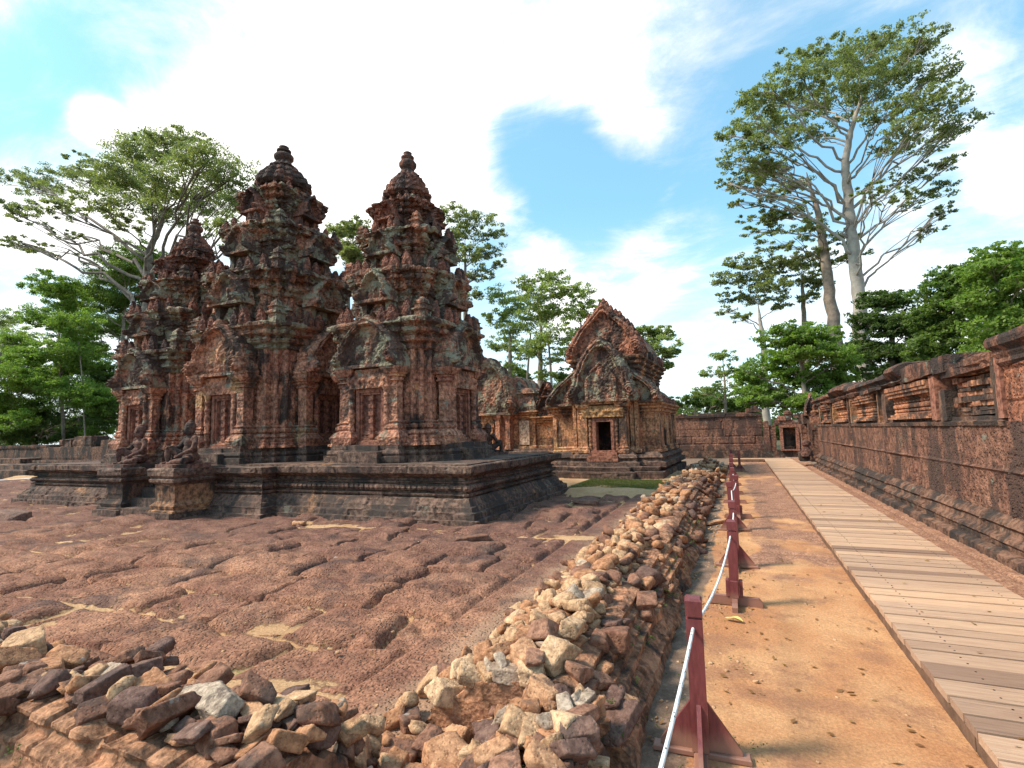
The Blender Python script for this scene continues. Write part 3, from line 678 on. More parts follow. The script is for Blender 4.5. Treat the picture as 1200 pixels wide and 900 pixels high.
    # crown
    zc0, zc1 = zs[3], L['crown']; H = zc1-zc0; r = L['cr']
    g = sweep(redent([(r*1.02, r*.5), (r*.84, r*.84)], 1, cx, cy), [(zc0-.08, .02), (zc0+.1*H, 0), (zc0+.12*H, -.05), (zc0+.26*H, -.05), (zc0+.30*H, .04), (zc0+.36*H, .05), (zc0+.37*H, -.1)], .04, .03)
    g.displace(carve(.03, 9, .02, .015, seed+20)); g.build('crown_neck', CROWN, root)
    pf = densify([(zc0+.30*H, r*1.10), (zc0+.36*H, r*1.28), (zc0+.44*H, r*1.26), (zc0+.46*H, r*1.08), (zc0+.52*H, r*1.14), (zc0+.62*H, r*1.08), (zc0+.64*H, r*.9), (zc0+.70*H, r*.94), (zc0+.79*H, r*.84), (zc0+.81*H, r*.68), (zc0+.88*H, r*.68), (zc0+.94*H, r*.54), (zc1+.01, r*.42)], .025)
    g = lathe(cx, cy, pf, 120, 14, .13); g.displace(carve(.045, 8, .03, .03, seed+21)); g.build('lotus_crown', CROWN, root)
    zt2 = L['top']; h = zt2-zc1; q = r*.5
    pf = densify([(zc1-.02, q*.66), (zc1+.08*h, q*.8), (zc1+.12*h, q*.62), (zc1+.2*h, q*.8), (zc1+.3*h, q*.98), (zc1+.42*h, q*1.0), (zc1+.52*h, q*.82), (zc1+.56*h, q*.5), (zc1+.62*h, q*.48), (zc1+.65*h, q*.72), (zc1+.72*h, q*.74), (zc1+.76*h, q*.42), (zc1+.84*h, q*.4), (zc1+.9*h, q*.5), (zc1+.95*h, q*.3), (zt2, .01)], .03)
    lathe(cx, cy, pf, 32).displace(rough(.012, 5)).build('finial', CROWN, root, True)
    return root
LA = dict(door=2.80, wall=3.67, corn=4.39, t=[5.70, 6.78, 7.62], w=[1.05, .82, .58], crown=8.72, top=9.35, cr=.46)
LC = dict(door=2.88, wall=4.02, corn=4.72, t=[6.28, 7.68, 8.86], w=[1.38, 1.10, .78], crown=10.06, top=10.68, cr=.57)
LN = dict(door=2.80, wall=3.70, corn=4.42, t=[5.66, 6.72, 7.5], w=[1.18, .94, .66], crown=8.55, top=9.15, cr=.46)
tower(-7.68, 11.05, 1.26, LA, 'right hand red sandstone tower standing nearest the library', seed=1)
tower(-12.22, 11.05, 1.53, LC, 'tallest, central red sandstone tower on the platform', seed=2)
tower(-16.2, 11.05, 1.30, LN, 'left hand red sandstone tower with green trees close beside it', seed=3)
# ------------------------------------------------------------ ground sheets
def blocks_h(X, Y, cw, ch, seed, warp=.25, gap=.06, skew=0.0):
    """height 0..1 inside worn slabs laid in rows along X, 0 in the joints; returns (edge, id)"""
    P = np.stack([X, Y, 0*X], 1)
    wx = fbm(P*.9, 3, seed)*warp; wy = fbm(P*.9+9, 3, seed+1)*warp*.8
    x = X+wx; y = Y+wy+skew*X
    r = np.floor(y/ch); off = _h(r.astype(int), r.astype(int)*0, r.astype(int)*0, seed+2)
    w = cw*(.7+.7*_h(r.astype(int), r.astype(int)*0+1, r.astype(int)*0, seed+3))
    ph = x/w+off; c = np.floor(ph); fx = np.minimum(ph-c, 1-(ph-c))*w; fy = np.minimum(y/ch-r, 1-(y/ch-r))*ch
    e = np.minimum(fx, fy)+.02*fbm(P*7, 3, seed+6); k = 5.0
    return e, _h(c.astype(int), r.astype(int), c.astype(int)*0, seed+5), r, c
gx = np.concatenate([np.arange(-34, -9, .16), np.arange(-9, -0.86, .03)]); gy = np.concatenate([np.arange(.4, 9, .03), np.arange(9, 20.5, .09)])
Xg, Yg = np.meshgrid(gx, gy); x, y = Xg.ravel(), Yg.ravel(); P2 = np.stack([x, y, 0*x], 1)
e, hid, rr, cc = blocks_h(x, y, 1.15, .74, 11, .26, skew=-.06)
top = .10*(hid-.5)+.03*fbm(P2*1.3, 3, 21)+.02*fbm(P2*4.5, 4, 22); rim = sstep(e, -.002, .05); rim2 = sstep(e, 0, .16)
F1, F2, wid = worley(np.stack([x*1.5, y*2.3, 0*x], 1)+.5*np.stack([fbm(P2*1.1, 2, 3), fbm(P2*1.1+5, 2, 4), 0*x], 1), 8)
hump = sstep(F2-F1, .0, .25)
near = sstep(-x, 1.9, 2.3)
z = -.165+.17*rim+.018*rim2+top*rim2+.03*hump*sstep(fbm(P2*.45, 2, 12), -.35, .25)+.016*fbm(P2*8, 4, 30)-.03*sstep(fbm(P2*2.7, 4, 33), .25, .5)+.05*fbm(P2*.33, 2, 31)
lowb = sstep(fbm(P2*.55+3, 3, 40), .14, .34); z = z-.05*lowb
# straight border slab along the foot of the rubble wall
bd = sstep(x, -2.55, -2.5); jy = np.abs(((y/1.15) % 1)-.5)*2; z = z*(1-bd)+bd*(-.0+.02*fbm(P2*5, 4, 5)-.05*sstep(jy, .965, 1))
z = z-.06*np.exp(-((x+2.53)/.03)**2)
sandl = -.098+.065*fbm(P2*.55, 3, 50)+.012*fbm(P2*4, 3, 51)+.045*sstep(y, 11.5, 14)
# drifts of sand by the platform foot
sandl = sandl+.10*np.exp(-((y-8.0)/.42)**2)*sstep(x, -9.6, -8.5)*sstep(fbm(P2*.8, 2, 52), -.5, .1)+.065*sstep(fbm(P2*np.array([.28, .75, 1]), 3, 53), .22, .5)
sandl = sandl+.14*sstep(y, 13.2, 14.2)
s = sstep(sandl-z, -.03, .022); z = np.maximum(z, sandl)
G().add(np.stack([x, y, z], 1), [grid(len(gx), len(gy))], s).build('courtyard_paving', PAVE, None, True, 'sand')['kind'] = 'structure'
gx = np.arange(-.90, 2.95, .035); gy = np.concatenate([np.arange(.4, 9, .035), np.arange(9, 32.6, .12)])
Xg, Yg = np.meshgrid(gx, gy); x, y = Xg.ravel(), Yg.ravel(); P2 = np.stack([x, y, 0*x], 1)
e, hid, rr, cc = blocks_h(x, y, .85, .52, 61, .12)
el = sstep(e, -.005, .04); slab = sstep(x+.35*fbm(P2*1.1, 3, 62)-.12*sstep(y, 5, 9), -.05, .22)*sstep(y+1.3*fbm(P2*.8, 2, 63), 5.6, 7.0)
kerb = sstep(x, 2.28, 2.3)
z = .012*fbm(P2*2, 3, 64)+.005*fbm(P2*14, 3, 65)-.02*sstep(-x, .4, .7)
z = z+slab*(.018*el+.012*hid-.012); z = z*(1-kerb)+kerb*(.055+.015*fbm(P2*5, 3, 66)-.035*sstep(np.abs(((y/.9) % 1)-.5)*2, .95, 1)-.03*np.exp(-((x-2.56)/.02)**2))
a = sstep(x+.10*fbm(P2*2.2, 4, 67)+.04*sstep(y, 3, 5), -.42, -.26)+slab*(.35+.65*sstep(fbm(P2*1.3, 3, 68)+.2, -.3, .2))*.95
a = np.maximum(a, kerb*2.0)
a = a-.55*sstep(fbm(P2*1.7+4, 4, 69), .15, .5)*sstep(x, .75, 1.0)*(1-slab)*(1-kerb)
G().add(np.stack([x, y, z], 1), [grid(len(gx), len(gy))], a).build('footpath', SAND, None, True, 'sand')['kind'] = 'structure'
V, F = box(-400, 400, -60, 700, -1.0, -.13); o = G().add(V, F).build('ground', plain('forest floor', (.10, .09, .045), .95, .4, .6)); o['kind'] = 'structure'
V, F = box(-30, 30, 20, 31.5, -.3, .03, .5); g = G().add(V, F).displace(lambda V, N: .04*fbm(V*.8, 3, 9)*(V[:, 2] > 0)*(np.abs(V[:, 0]+12) > 10)-.02*(V[:, 2] > 0)*0)
o = g.build('far_yard', SAND, None, True, 'sand'); o['kind'] = 'structure'; o.location.z = -.045
# ------------------------------------------------------------ library building
TRI = [1.0, 1.04, .97, .93, .82, .74, .56, .43, .29, .18, .09, .0]
def library():
    cx, cy = -4.3, 18.0
    root = thing('library_building', 'orange sandstone library with dark open doorway and flame edged pediments', 'building', (cx, cy, 0))
    LO = [('base', None)]
    def fin(g, name, mat, smooth=False, dfn=None, par=None, d=True):
        g.xf(None, (cx, cy, 0))
        if dfn: g.displace(dfn)
        return g.build(name, mat, par or root, smooth)
    base = [(-2.0, -.45), (-1.0, -.45), (-1.0, -.75), (1.0, -.75), (1.0, -.45), (1.88, -.45), (1.88, 4.9), (-2.0, 4.9)]
    g = sweep(base, [(-.1, .22), (.30, .21), (.31, .03), (.44, .05), (.46, -.08)], .06, .05)
    fin(g, 'base_step', PLAT, False, carve(0, 1, .02, .012, 41))
    g = sweep([(-1.95, .3), (-.95, .3), (-.95, -.02), (.95, -.02), (.95, .3), (1.75, .3), (1.75, 4.7), (-1.95, 4.7)], [(.42, .34), (.58, .33), (.62, .2), (.68, .2), (.74, .24), (.82, .2), (.88, .1), (.93, .05)], .05, .035)
    fin(g, 'base_moulding', PLAT, False, carve(.01, 10, .02, .012, 42))
    # door wall split round the opening
    g = G(); g.merge(gbox(-.86, -.36, .08, .5, .92, 2.62, .05)); g.merge(gbox(.36, .86, .08, .5, .92, 2.62, .05)); g.merge(gbox(-.359, .359, .085, .5, 2.1, 2.62, .05))
    fin(g, 'door_wall', LIB, False, carve(.008, 12, .008, .008, 43))
    g = G(); t_ = .10
    g.merge(gbox(-.37, -.27, -.06, .30, .99, 2.12, .05)); g.merge(gbox(.27, .37, -.06, .30, .99, 2.12, .05)); g.merge(gbox(-.368, .368, -.058, .3, 2.0, 2.125, .05)); g.merge(gbox(-.46, .46, -.12, .3, .92, .99, .05))
    g.merge(gbox(-.42, -.37, -.03, .2, .99, 2.17, .05)); g.merge(gbox(.37, .42, -.03, .2, .99, 2.17, .05)); g.merge(gbox(-.42, .42, -.028, .2, 2.12, 2.175, .05))
    fr = fin(g, 'door_frame', DOORM, False, rough(.006, 4))
    fin(gbox(-.55, .55, -.34, -.10, .62, .80, .05).merge(gbox(-.5, .5, -.24, .1, .72, .925, .05)), 'door_step', DOORM, False, carve(0, 1, .01, .01, 44))
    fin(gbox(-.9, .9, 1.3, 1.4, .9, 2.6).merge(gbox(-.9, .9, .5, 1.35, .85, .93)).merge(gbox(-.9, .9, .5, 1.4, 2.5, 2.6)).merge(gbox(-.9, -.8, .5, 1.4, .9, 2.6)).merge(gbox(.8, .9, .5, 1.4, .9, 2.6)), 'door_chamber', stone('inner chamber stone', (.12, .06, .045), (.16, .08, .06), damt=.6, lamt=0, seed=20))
    for sx in (-1, 1):
        pf = []
        for k in range(20): pf.append((1.0+1.1*k/19, .058+.018*(k % 3 == 0)))
        fin(lathe(sx*.49, .0, densify(pf, .02), 12), 'colonnette', LIB, False, rough(.004, 9))
        x0, x1 = sorted((sx*.58, sx*.84))
        g = sweep(rect(x0, x1, -.08, .3), [(.9, .08), (1.0, .08), (1.03, .04), (1.1, .05), (1.13, .0), (2.28, 0), (2.31, .03), (2.34, 0), (2.38, .0), (2.42, .05), (2.47, .03), (2.52, .1), (2.62, .12)], .03, .03)
        fin(g, 'pilaster', LIB, False, carve(.012, 12, .005, .005, 45))
        x0, x1 = sorted((sx*.90, sx*1.20))
        for a_, b_ in ((x0+.01, x0+.13), (x1-.13, x1-.01)):
            g = sweep(rect(a_, b_, .2, .6), [(.9, .08), (1.0, .1), (1.06, .03), (1.15, 0), (2.85, 0), (2.9, .03), (3.0, .02), (3.04, .07), (3.12, .09)], .03, .03)
            fin(g, 'tall_pilaster', LIB, False, carve(.012, 12, .006, .006, 46))
        fin(gbox(x0+.02, x1-.02, .30, .7, .9, 3.1, .05), 'tall_panel', LIB, False, carve(.015, 11, .008, .01, 47))
    fin(relief(.74, .40, lambda x, z: x == x, lambda x, z: .05+.05*(.6-worley(np.stack([x*8, z*8, x*0], 1), 3)[0])+.05*np.exp(-((z-.2)/.07)**2)*np.abs(np.sin(x*8)), .025, .2, None, (0, -.08, 2.17)), 'lintel', stone('carved lintel', (.36, .18, .085), (.42, .25, .12), damt=.3, lamt=.1, blocks=False, seed=21))
    fin(gbox(-1.0, 1.0, -.16, .3, 2.62, 2.72, .05), 'pediment_sill', LIB, False, carve(.01, 12, .01, .01, 48))
    # aisles
    for sx, w_ in ((1, 1.80), (-1, 2.05)):
        x0, x1 = sorted((sx*1.1, sx*w_))
        P = rect(x0, x1, .55, 4.6)
        g = sweep(P, [(.9, .1), (.97, .1), (1.0, .05), (1.08, .07), (1.12, 0), (2.22, 0)]+pr(PC, 2.22, 2.64, .75), .045, .035)
        fin(g, 'aisle_wall', LIB, False, carve(.006, 12, .008, .012, 49+sx))
        for xx in ((x0+.06, x1-.02) if sx > 0 else (x0+.02, x1-.06)):
            fin(gbox(xx-.07, xx+.07, .50, .62, 1.1, 2.24, .04), 'aisle_pilaster', LIB, False, carve(.01, 13, .004, .004, 50))
        if sx > 0:
            for yy in (.75, 1.9, 3.1, 4.3):
                fin(gbox(w_-.03, w_+.05, yy-.12, yy+.12, 1.1, 2.24, .04), 'aisle_pilaster', LIB, False, carve(.01, 13, .004, .004, 50))
        # half gable of the aisle, rising to the nave
        pi, pd = pediment_fns(1.15, 1.35, 15, 7, shape=TRI)
        cxg = sx*(w_-.95)
        g = relief(1.25, 1.35, lambda x, z: pi(x, z) & (x*sx > -.1), pd, .028, .25, None, (cxg, .42, 2.63))
        fin(g, 'aisle_gable', ROOF)
        # sloping half-vault
        pr_ = [(sx*(w_+.02), 2.62), (sx*(w_-.1), 2.95), (sx*(w_-.35), 3.2), (sx*1.2, 3.35), (sx*1.15, 2.62)]
        if sx < 0: pr_ = pr_[::-1]
        g = G(); n_ = 60; ys = np.linspace(.7, 4.6, n_); k_ = len(pr_)
        VV = np.concatenate([np.stack([[p[0] for p in pr_], np.full(k_, yv), [p[1] for p in pr_]], 1) for yv in ys])
        g.add(VV, [grid(k_, n_, True), np.arange(k_)[None, :], np.arange((n_-1)*k_, n_*k_)[None, ::-1]])
        fin(g, 'aisle_roof', ROOF, False, rough(.03, 3))
    # nave upper body, cornice, pointed vault
    g = sweep(rect(-1.12, 1.12, .55, 5.2), [(2.6, 0), (3.6, 0), (3.62, .04), (3.7, .02)]+pr(PC, 3.72, 4.36, 1.0), .05, .035)
    fin(g, 'nave_wall', LIB, False, carve(.008, 12, .01, .014, 53))
    for yy in (.62, 1.9, 3.2, 4.6): fin(gbox(1.1, 1.19, yy-.13, yy+.13, 2.9, 3.72, .04), 'nave_pilaster', LIB, False, rough(.006, 6))
    ar = [(1.26, 4.34), (1.24, 4.6), (1.1, 5.0), (.88, 5.35), (.6, 5.68), (.25, 5.9), (0, 6.0)]; ar = ar+[(-a_, b_) for a_, b_ in ar[::-1][1:]]
    g = G(); n_ = 90; ys = np.linspace(.75, 5.2, n_); k_ = len(ar)
    VV = np.concatenate([np.stack([[p[0] for p in ar], np.full(k_, yv), [p[1]+.03*math.sin(yv*16) for p in ar]], 1) for yv in ys]); g.add(VV, [grid(k_, n_, True), np.arange(k_)[None, :], np.arange((n_-1)*k_, n_*k_)[None, ::-1]])
    fin(g, 'vault_roof', ROOF, False, carve(.02, 5, .03, .02, 54))
    pi, pd = pediment_fns(1.26, 2.32, 15, 11, shape=[1.0, 1.03, .92, .86, .84, .74, .66, .56, .44, .28, .14, .0], th=.2)
    def pd2(x, z):       # a second smaller arch inside the first, with three standing panels
        d = pd(x, z); e2 = .62*np.interp(z/1.45, [0, .55, .8, 1], [1, .95, .6, 0])-np.abs(x)
        d = d+.10*sstep(e2, -.02, .03)*(z < 1.5)-.05*sstep(e2, .12, .16)
        return d+.05*np.exp(-((z-1.75)/.28)**4-(x/.22)**4)*-1
    fin(relief(1.42, 2.32, pi, pd2, .026, .4, None, (0, -.02, 2.70)), 'lower_pediment', ROOF)
    pi, pd = pediment_fns(1.42, 2.12, 17, 15, shape=TRI, th=.2)
    fin(relief(1.58, 2.12, pi, pd, .028, .3, None, (0, .62, 4.34)), 'upper_pediment', LIBR)
    tz = antefix_mesh(.12, .34, .07, 7)
    src = tz.build('antefix', CROWN)
    first = True
    def put(x, y, z, an, s=1.0):
        nonlocal first
        o = src if first else src.copy()
        if not first: COL.objects.link(o)
        first = False; o.parent = root; o.location = (x, y, z); o.rotation_euler = (0, 0, an); o.scale = (s, s, s)
    ws = [1.0, 1.03, .96, .9, .8, .70, .55, .45, .32, .19, .09, .0]; hs = [0, .12, .2, .3, .42, .5, .62, .7, .8, .88, .95, 1.0]
    for k in range(13):
        t = (k+.3)/13.0
        xw = float(np.interp(t, hs, ws))*1.42
        for sx in (-1, 1):
            if rnd.random() < .9: put(sx*(xw-.02), .70, 4.34+2.12*t-.10, 0, .8+.25*rnd.random())
    put(0, .7, 6.32, 0, 1.0)
    for k in range(9):
        if rnd.random() < .88: put(1.40, .9+.5*k, 4.34, math.pi/2, .8+.3*rnd.random())
        if rnd.random() < .85: put(1.86, .75+.47*k, 2.60, math.pi/2, .75+.3*rnd.random())
    for k in range(5): put(1.86-.16*k, .44, 2.62+.16*k, 0, .7); put(-2.1+.17*k, .44, 2.62+.20*k, 0, .75)
    root.rotation_euler = (0, 0, R_(-2.2))
LIBR = stone('upper gable sandstone', (.31, .135, .085), (.25, .115, .08), damt=.62, lamt=.4, seed=22, carv=.6, bump=.8)
library()
# ------------------------------------------------------------ long hall behind, between towers and library
def hall():
    cx, cy = -8.5, 20.0
    root = thing('ruined_hall', 'low ruined hall with broken gable and pale wall panels, between towers and library', 'building', (cx, cy, 0))
    def fin(g, name, mat, dfn=None): 
        if dfn: g.displace(dfn)
        return g.build(name, mat, root)
    fin(sweep(rect(-12.6, -6.3, 19.9, 25), [(0, .25), (.5, .24), (.52, .1), (.9, .12), (.95, .02), (1.02, 0)], .08, .06), 'base', PLAT, carve(0, 1, .02, .015, 61))
    g = G(); g.merge(gbox(-12.4, -10.16, 20.0, 24, 1.0, 2.45, .07)); g.merge(gbox(-9.66, -8.72, 20.0, 24, 1.0, 2.45, .06)); g.merge(gbox(-10.16, -9.66, 20.03, 24, 1.95, 2.45, .06))
    fin(g, 'gate_wall', RED, carve(.01, 12, .015, .015, 62))
    fin(gbox(-10.16, -9.66, 20.6, 20.7, 1, 1.95), 'doorway_shade_slab', DARKM)  # slab closing the opening; the shade inside is put into its near-black colour
    g = gbox(-10.24, -10.14, 19.9, 20.1, 1.0, 2.0, .05).merge(gbox(-9.68, -9.58, 19.9, 20.1, 1.0, 2.0, .05)).merge(gbox(-10.3, -9.5, 19.88, 20.12, 1.95, 2.1, .05)); fin(g, 'door_frame', LIB, rough(.008, 4))
    fin(relief(.75, .36, lambda x, z: x == x, lambda x, z: .05+.05*(.6-worley(np.stack([x*7, z*7, x*0], 1), 3)[0]), .03, .2, None, (-9.9, 19.92, 2.1)), 'lintel', PALE)
    for x0 in (-9.42, -8.95): fin(sweep(rect(x0, x0+.2, 19.85, 20.1), [(1, .05), (1.2, .0), (2.25, 0), (2.35, .06), (2.46, .08)], .04, .04), 'pilaster', RED, carve(.012, 12, .005, .005, 63))
    pi, pd = pediment_fns(1.32, 2.5, 12, 21, shape=[1.0, 1.03, .98, .93, .9, .86, .74, .62, .5, .34, .2, .06])
    fin(relief(1.45, 2.5, pi, lambda x, z: pd(x, z)+.1*fbm(np.stack([x, z, x*0], 1)*2, 3, 4), .035, .5, None, (-9.75, 19.9, 2.46)), 'broken_gable', ROOF)
    fin(sweep(rect(-9.3, -8.6, 20.4, 23), [(2.4, 0), (3.2, 0)]+pr(PC, 3.2, 3.6, .8)+[(3.7, .1), (4.0, 0), (4.2, -.2)], .06, .05), 'gable_shoulder', ROOF, carve(.05, 5, .05, .03, 64))
    fin(sweep(rect(-8.7, -7.72, 20.15, 24), [(1, .06), (1.12, .06), (1.16, 0), (2.25, 0)]+pr(PC, 2.25, 2.6, .7), .05, .04), 'side_wall', LIB, carve(.01, 10, .015, .012, 65))
    fin(gbox(-8.4, -7.95, 20.06, 20.2, 1.18, 2.18, .05), 'pale_panel', stone('limewashed panel', (.45, .33, .24), (.36, .24, .18), damt=.25, lamt=.1, blocks=False, seed=31), rough(.01, 5))
    fin(sweep(rect(-8.7, -7.72, 20.15, 24), [(2.58, .1), (2.8, .12), (3.05, .0), (3.3, -.1), (3.35, .02), (3.5, -.05), (3.62, -.25)], .06, .05), 'side_roof', ROOF, carve(.04, 6, .05, .03, 66))
    fin(sweep(rect(-7.68, -6.5, 20.25, 24), [(1, .05), (1.12, .05), (1.16, 0), (2.0, 0)]+pr(PC, 2.0, 2.35, .8), .05, .04), 'low_wall', LIB, carve(.012, 10, .015, .012, 67))
    fin(sweep(rect(-7.5, -6.75, 20.35, 24), [(2.33, .12), (2.6, .1), (2.95, -.08), (3.02, -.12)], .06, .05), 'low_roof', ROOF, carve(.03, 6, .03, .03, 68))
    for x_, z_, s_ in ((-7.15, 2.9, 1.5), (-7.62, 2.5, 1.1), (-7.3, 3.45, .9)):
        g = relief(.35, .8, *pediment_fns(.3, .8, 7, 4, shape=TRI), .03, .2, np.diag([s_, 1, s_]), (x_, 20.35, z_-.3)); fin(g, 'finial_stone', LIBR)
    g = gbox(-6.75, -6.3, 20.3, 20.8, 2.3, 2.9, .06); fin(g, 'fallen_capital', ROOF, carve(.05, 7, .06, .03, 69))
hall()
# ------------------------------------------------------------ laterite walls
def wallfn(seed, cw=.9, ch=.5, amp=1.0, axis=1, z0=0.0):
    def fn(V, N):
        al = V[:, axis]; row = np.floor((V[:, 2]-z0)/ch); off = _h(row.astype(int), row.astype(int)*0, row.astype(int)*0, seed)
        w_ = cw*(.8+.5*off); ph = al/w_+off*3; c = np.floor(ph)
        fx = np.minimum(ph-c, 1-(ph-c))*w_; fz = (V[:, 2]-z0)/ch-row; fz = np.minimum(fz, 1-fz)*ch
        d = -.032*(1-sstep(np.minimum(fx, fz), .0, .03))+.012*(_h(c.astype(int), row.astype(int), row.astype(int)*0, seed+1)*2-1)
        return amp*d+.016*fbm(V*2.5, 4, seed+2)+.008*fbm(V*12, 3, seed+3)
    return fn
def extr(prof, y0, y1, dy, dp, X0):
    """prof: open list of (x offset, z) swept along +Y; wall face looks to -X"""
    pf = np.array(densify(prof, dp)); ys = np.arange(y0, y1+dy, dy); k = len(pf)
    V = np.concatenate([np.stack([X0+pf[:, 0], np.full(k, yy), pf[:, 1]], 1) for yy in ys])
    return G().add(V, [grid(k, len(ys))[:, ::-1], np.arange(k)[None, :], np.arange((len(ys)-1)*k, len(ys)*k)[None, ::-1]])
def right_wall():
    root = thing('enclosure_wall', 'tall dark laterite wall with carved window frieze, running beside the boardwalk', 'wall', (3.3, 12, 0))
    X0 = 2.98
    g = extr([(.5, -.1), (-.27, -.1), (-.27, .14), (-.2, .17), (-.14, .17), (-.15, .3), (-.1, .34), (-.08, .40), (-.12, .44), (-.08, .50), (-.02, .54), (.5, .56)], 3.0, 23.6, .045, .03, X0)
    g.displace(wallfn(71, .95, .28, 1.2)); g.build('moulded_base', MOULD, root)
    g = extr([(.5, .5), (.0, .5), (.0, 1.66), (.5, 1.66)], 3.0, 23.6, .032, .032, X0)
    g.displace(wallfn(74, 1.7, .58, 1.0, 1, .5)); g.build('laterite_courses', LAT, root)
    g = extr([(.5, 1.62), (-.03, 1.63), (-.04, 1.69), (.03, 1.71), (.03, 1.76), (.5, 1.77)], 8.0, 23.6, .05, .03, X0)
    g.displace(wallfn(76, 1.2, .2, .7)); g.build('frieze_sill', MOULD, root)
    # backing of the frieze
    g = gbox(3.19, 3.48, 8.0, 23.6, 1.7, 2.42, .08); g.displace(rough(.02, 3)); g.build('frieze_back', MOULD, root)
    # windows: y0,y1
    wins = [(8.1, 9.62, 'ruin'), (10.5, 12.95, 'bal'), (14.3, 16.5, 'bal'), (17.5, 19.3, 'bal'), (20.4, 22.2, 'bal')]
    for y0, y1, kd in wins:
        if kd == 'bal':
            g = G(); g.merge(gbox(2.92, 3.2, y0-.02, y1+.02, 2.26, 2.32, .06)); g.merge(gbox(2.95, 3.2, y0, y1, 2.19, 2.262, .06)); g.merge(gbox(2.90, 3.2, y0-.02, y1+.02, 2.318, 2.40, .06))
            g.merge(gbox(2.92, 3.2, y0-.02, y1+.02, 1.76, 1.80, .06)); g.merge(gbox(2.97, 3.2, y0, y1, 1.80, 1.85, .06))
            wn_ = g.displace(rough(.006, 5)).build('window_frame', FRIEZE, root)
            n = int((y1-y0)/.19)
            b0 = None
            for k in range(n):
                yy = y0+(k+.5)*(y1-y0)/n
                if b0 is None:
                    pf = [(1.84, .085), (1.87, .085), (1.89, .05), (1.91, .075), (1.94, .075), (1.96, .05), (1.98, .085), (2.01, .092), (2.04, .085), (2.06, .05), (2.08, .075), (2.11, .075), (2.13, .05), (2.16, .085), (2.2, .085)]
                    lathe(0, 0, densify(pf, .012), 14).displace(rough(.006, 7)).build('baluster', FRIEZE); b0 = bpy.data.objects['baluster'] if 'baluster' in bpy.data.objects else None
                    b0 = COL.objects[-1]; o = b0
                else: o = b0.copy(); COL.objects.link(o)
                o.parent = wn_; o.location = (3.10-3.3, yy-12, 0)
        else:
            rr_ = np.random.RandomState(5); z = 1.78
            while z < 2.35:
                h = .05+.035*rr_.rand(); y = y0+.04
                g = G()
                while y < y1-.1:
                    w_ = .22+.3*rr_.rand(); dx = .07*rr_.rand(); g.merge(gbox(3.0+dx, 3.25, y, min(y+w_-.012, y1), z, z+h-.008, .03)); y += w_
                g.displace(carve(0, 1, .02, .012, int(z*100))); g.build('broken_course', FRIEZE if rr_.rand() < .5 else MOULD, root); z += h
            gbox(2.93, 3.3, y0, y1+.25, 2.36, 2.46, .05).displace(carve(0, 1, .03, .02, 3)).build('broken_beam', LATC, root)
            gbox(2.95, 3.02, y0-.12, y0+.02, 1.72, 2.46, .05).displace(rough(.008, 4)).build('side_jamb', DOORM, root)
            gbox(2.95, 3.3, y0-.02, y0+.10, 1.72, 2.46, .05).displace(rough(.008, 4)).build('side_jamb', PALE, root)
    for yy, m_, w_ in ((9.93, MOULD, .26), (13.35, MOULD, .35), (13.85, PALE, .12), (16.9, PALE, .13), (17.2, MOULD, .1), (19.7, PALE, .13), (20.1, MOULD, .1), (22.6, PALE, .2)):
        gbox(2.955, 3.3, yy-w_/2, yy+w_/2, 1.71, 2.42 if yy > 10.2 else 2.18, .05).displace(carve(0, 1, .02, .01, int(yy*9))).build('frieze_pilaster', m_, root)
    gbox(2.94, 3.3, 10.16, 10.4, 1.72, 2.44, .05).displace(rough(.008, 4)).build('frieze_pilaster', DOORM, root)
    # capstones
    g = extr([(.55, 2.40), (-.1, 2.42), (-.12, 2.47), (-.06, 2.50), (-.08, 2.56), (-.14, 2.60), (-.12, 2.66), (.0, 2.72), (.5, 2.72)], 11.6, 23.6, .06, .03, X0); g.displace(lambda V, N: carve(0, 1, .05, .03, 83)(V, N)+.02*fbm(V*9, 3, 4)-.12*sstep(fbm(V*np.array([0, .5, 0])+2, 2, 5), .1, .5)*(V[:, 2] > 2.62)); g.build('capstone_course', LATC, root)
    gbox(2.88, 3.5, 9.5, 11.7, 2.44, 2.68, .05).displace(lambda V, N: carve(0, 1, .05, .03, 85)(V, N)+.02*fbm(V*10, 3, 4)).build('capstone_block', LATC, root)
    gbox(2.9, 3.5, 8.2, 9.5, 2.44, 2.53, .05).displace(carve(0, 1, .05, .03, 86)).build('capstone_slab', LATC, root)
    # end pillar
    g = gbox(2.97, 3.6, 3.0, 7.95, 1.6, 2.36, .035); g.displace(wallfn(88, .8, .38, 1.0)); g.build('end_pillar', stone('lichened laterite', (.26, .095, .055), (.31, .13, .075), damt=.5, lamt=.6, lichen=(.22, .21, .18), blocks=False, bscale=30, bump=1.0, seed=33), root)
    g = sweep(rect(2.97, 3.6, 3.0, 7.95), [(2.34, .0), (2.38, .035), (2.43, .02), (2.48, .05), (2.53, .045), (2.58, .10), (2.64, .11), (2.69, .09), (2.72, .0)], .05, .03); g.displace(carve(0, 1, .03, .02, 89)); g.build('pillar_cap', LATC, root)
right_wall()
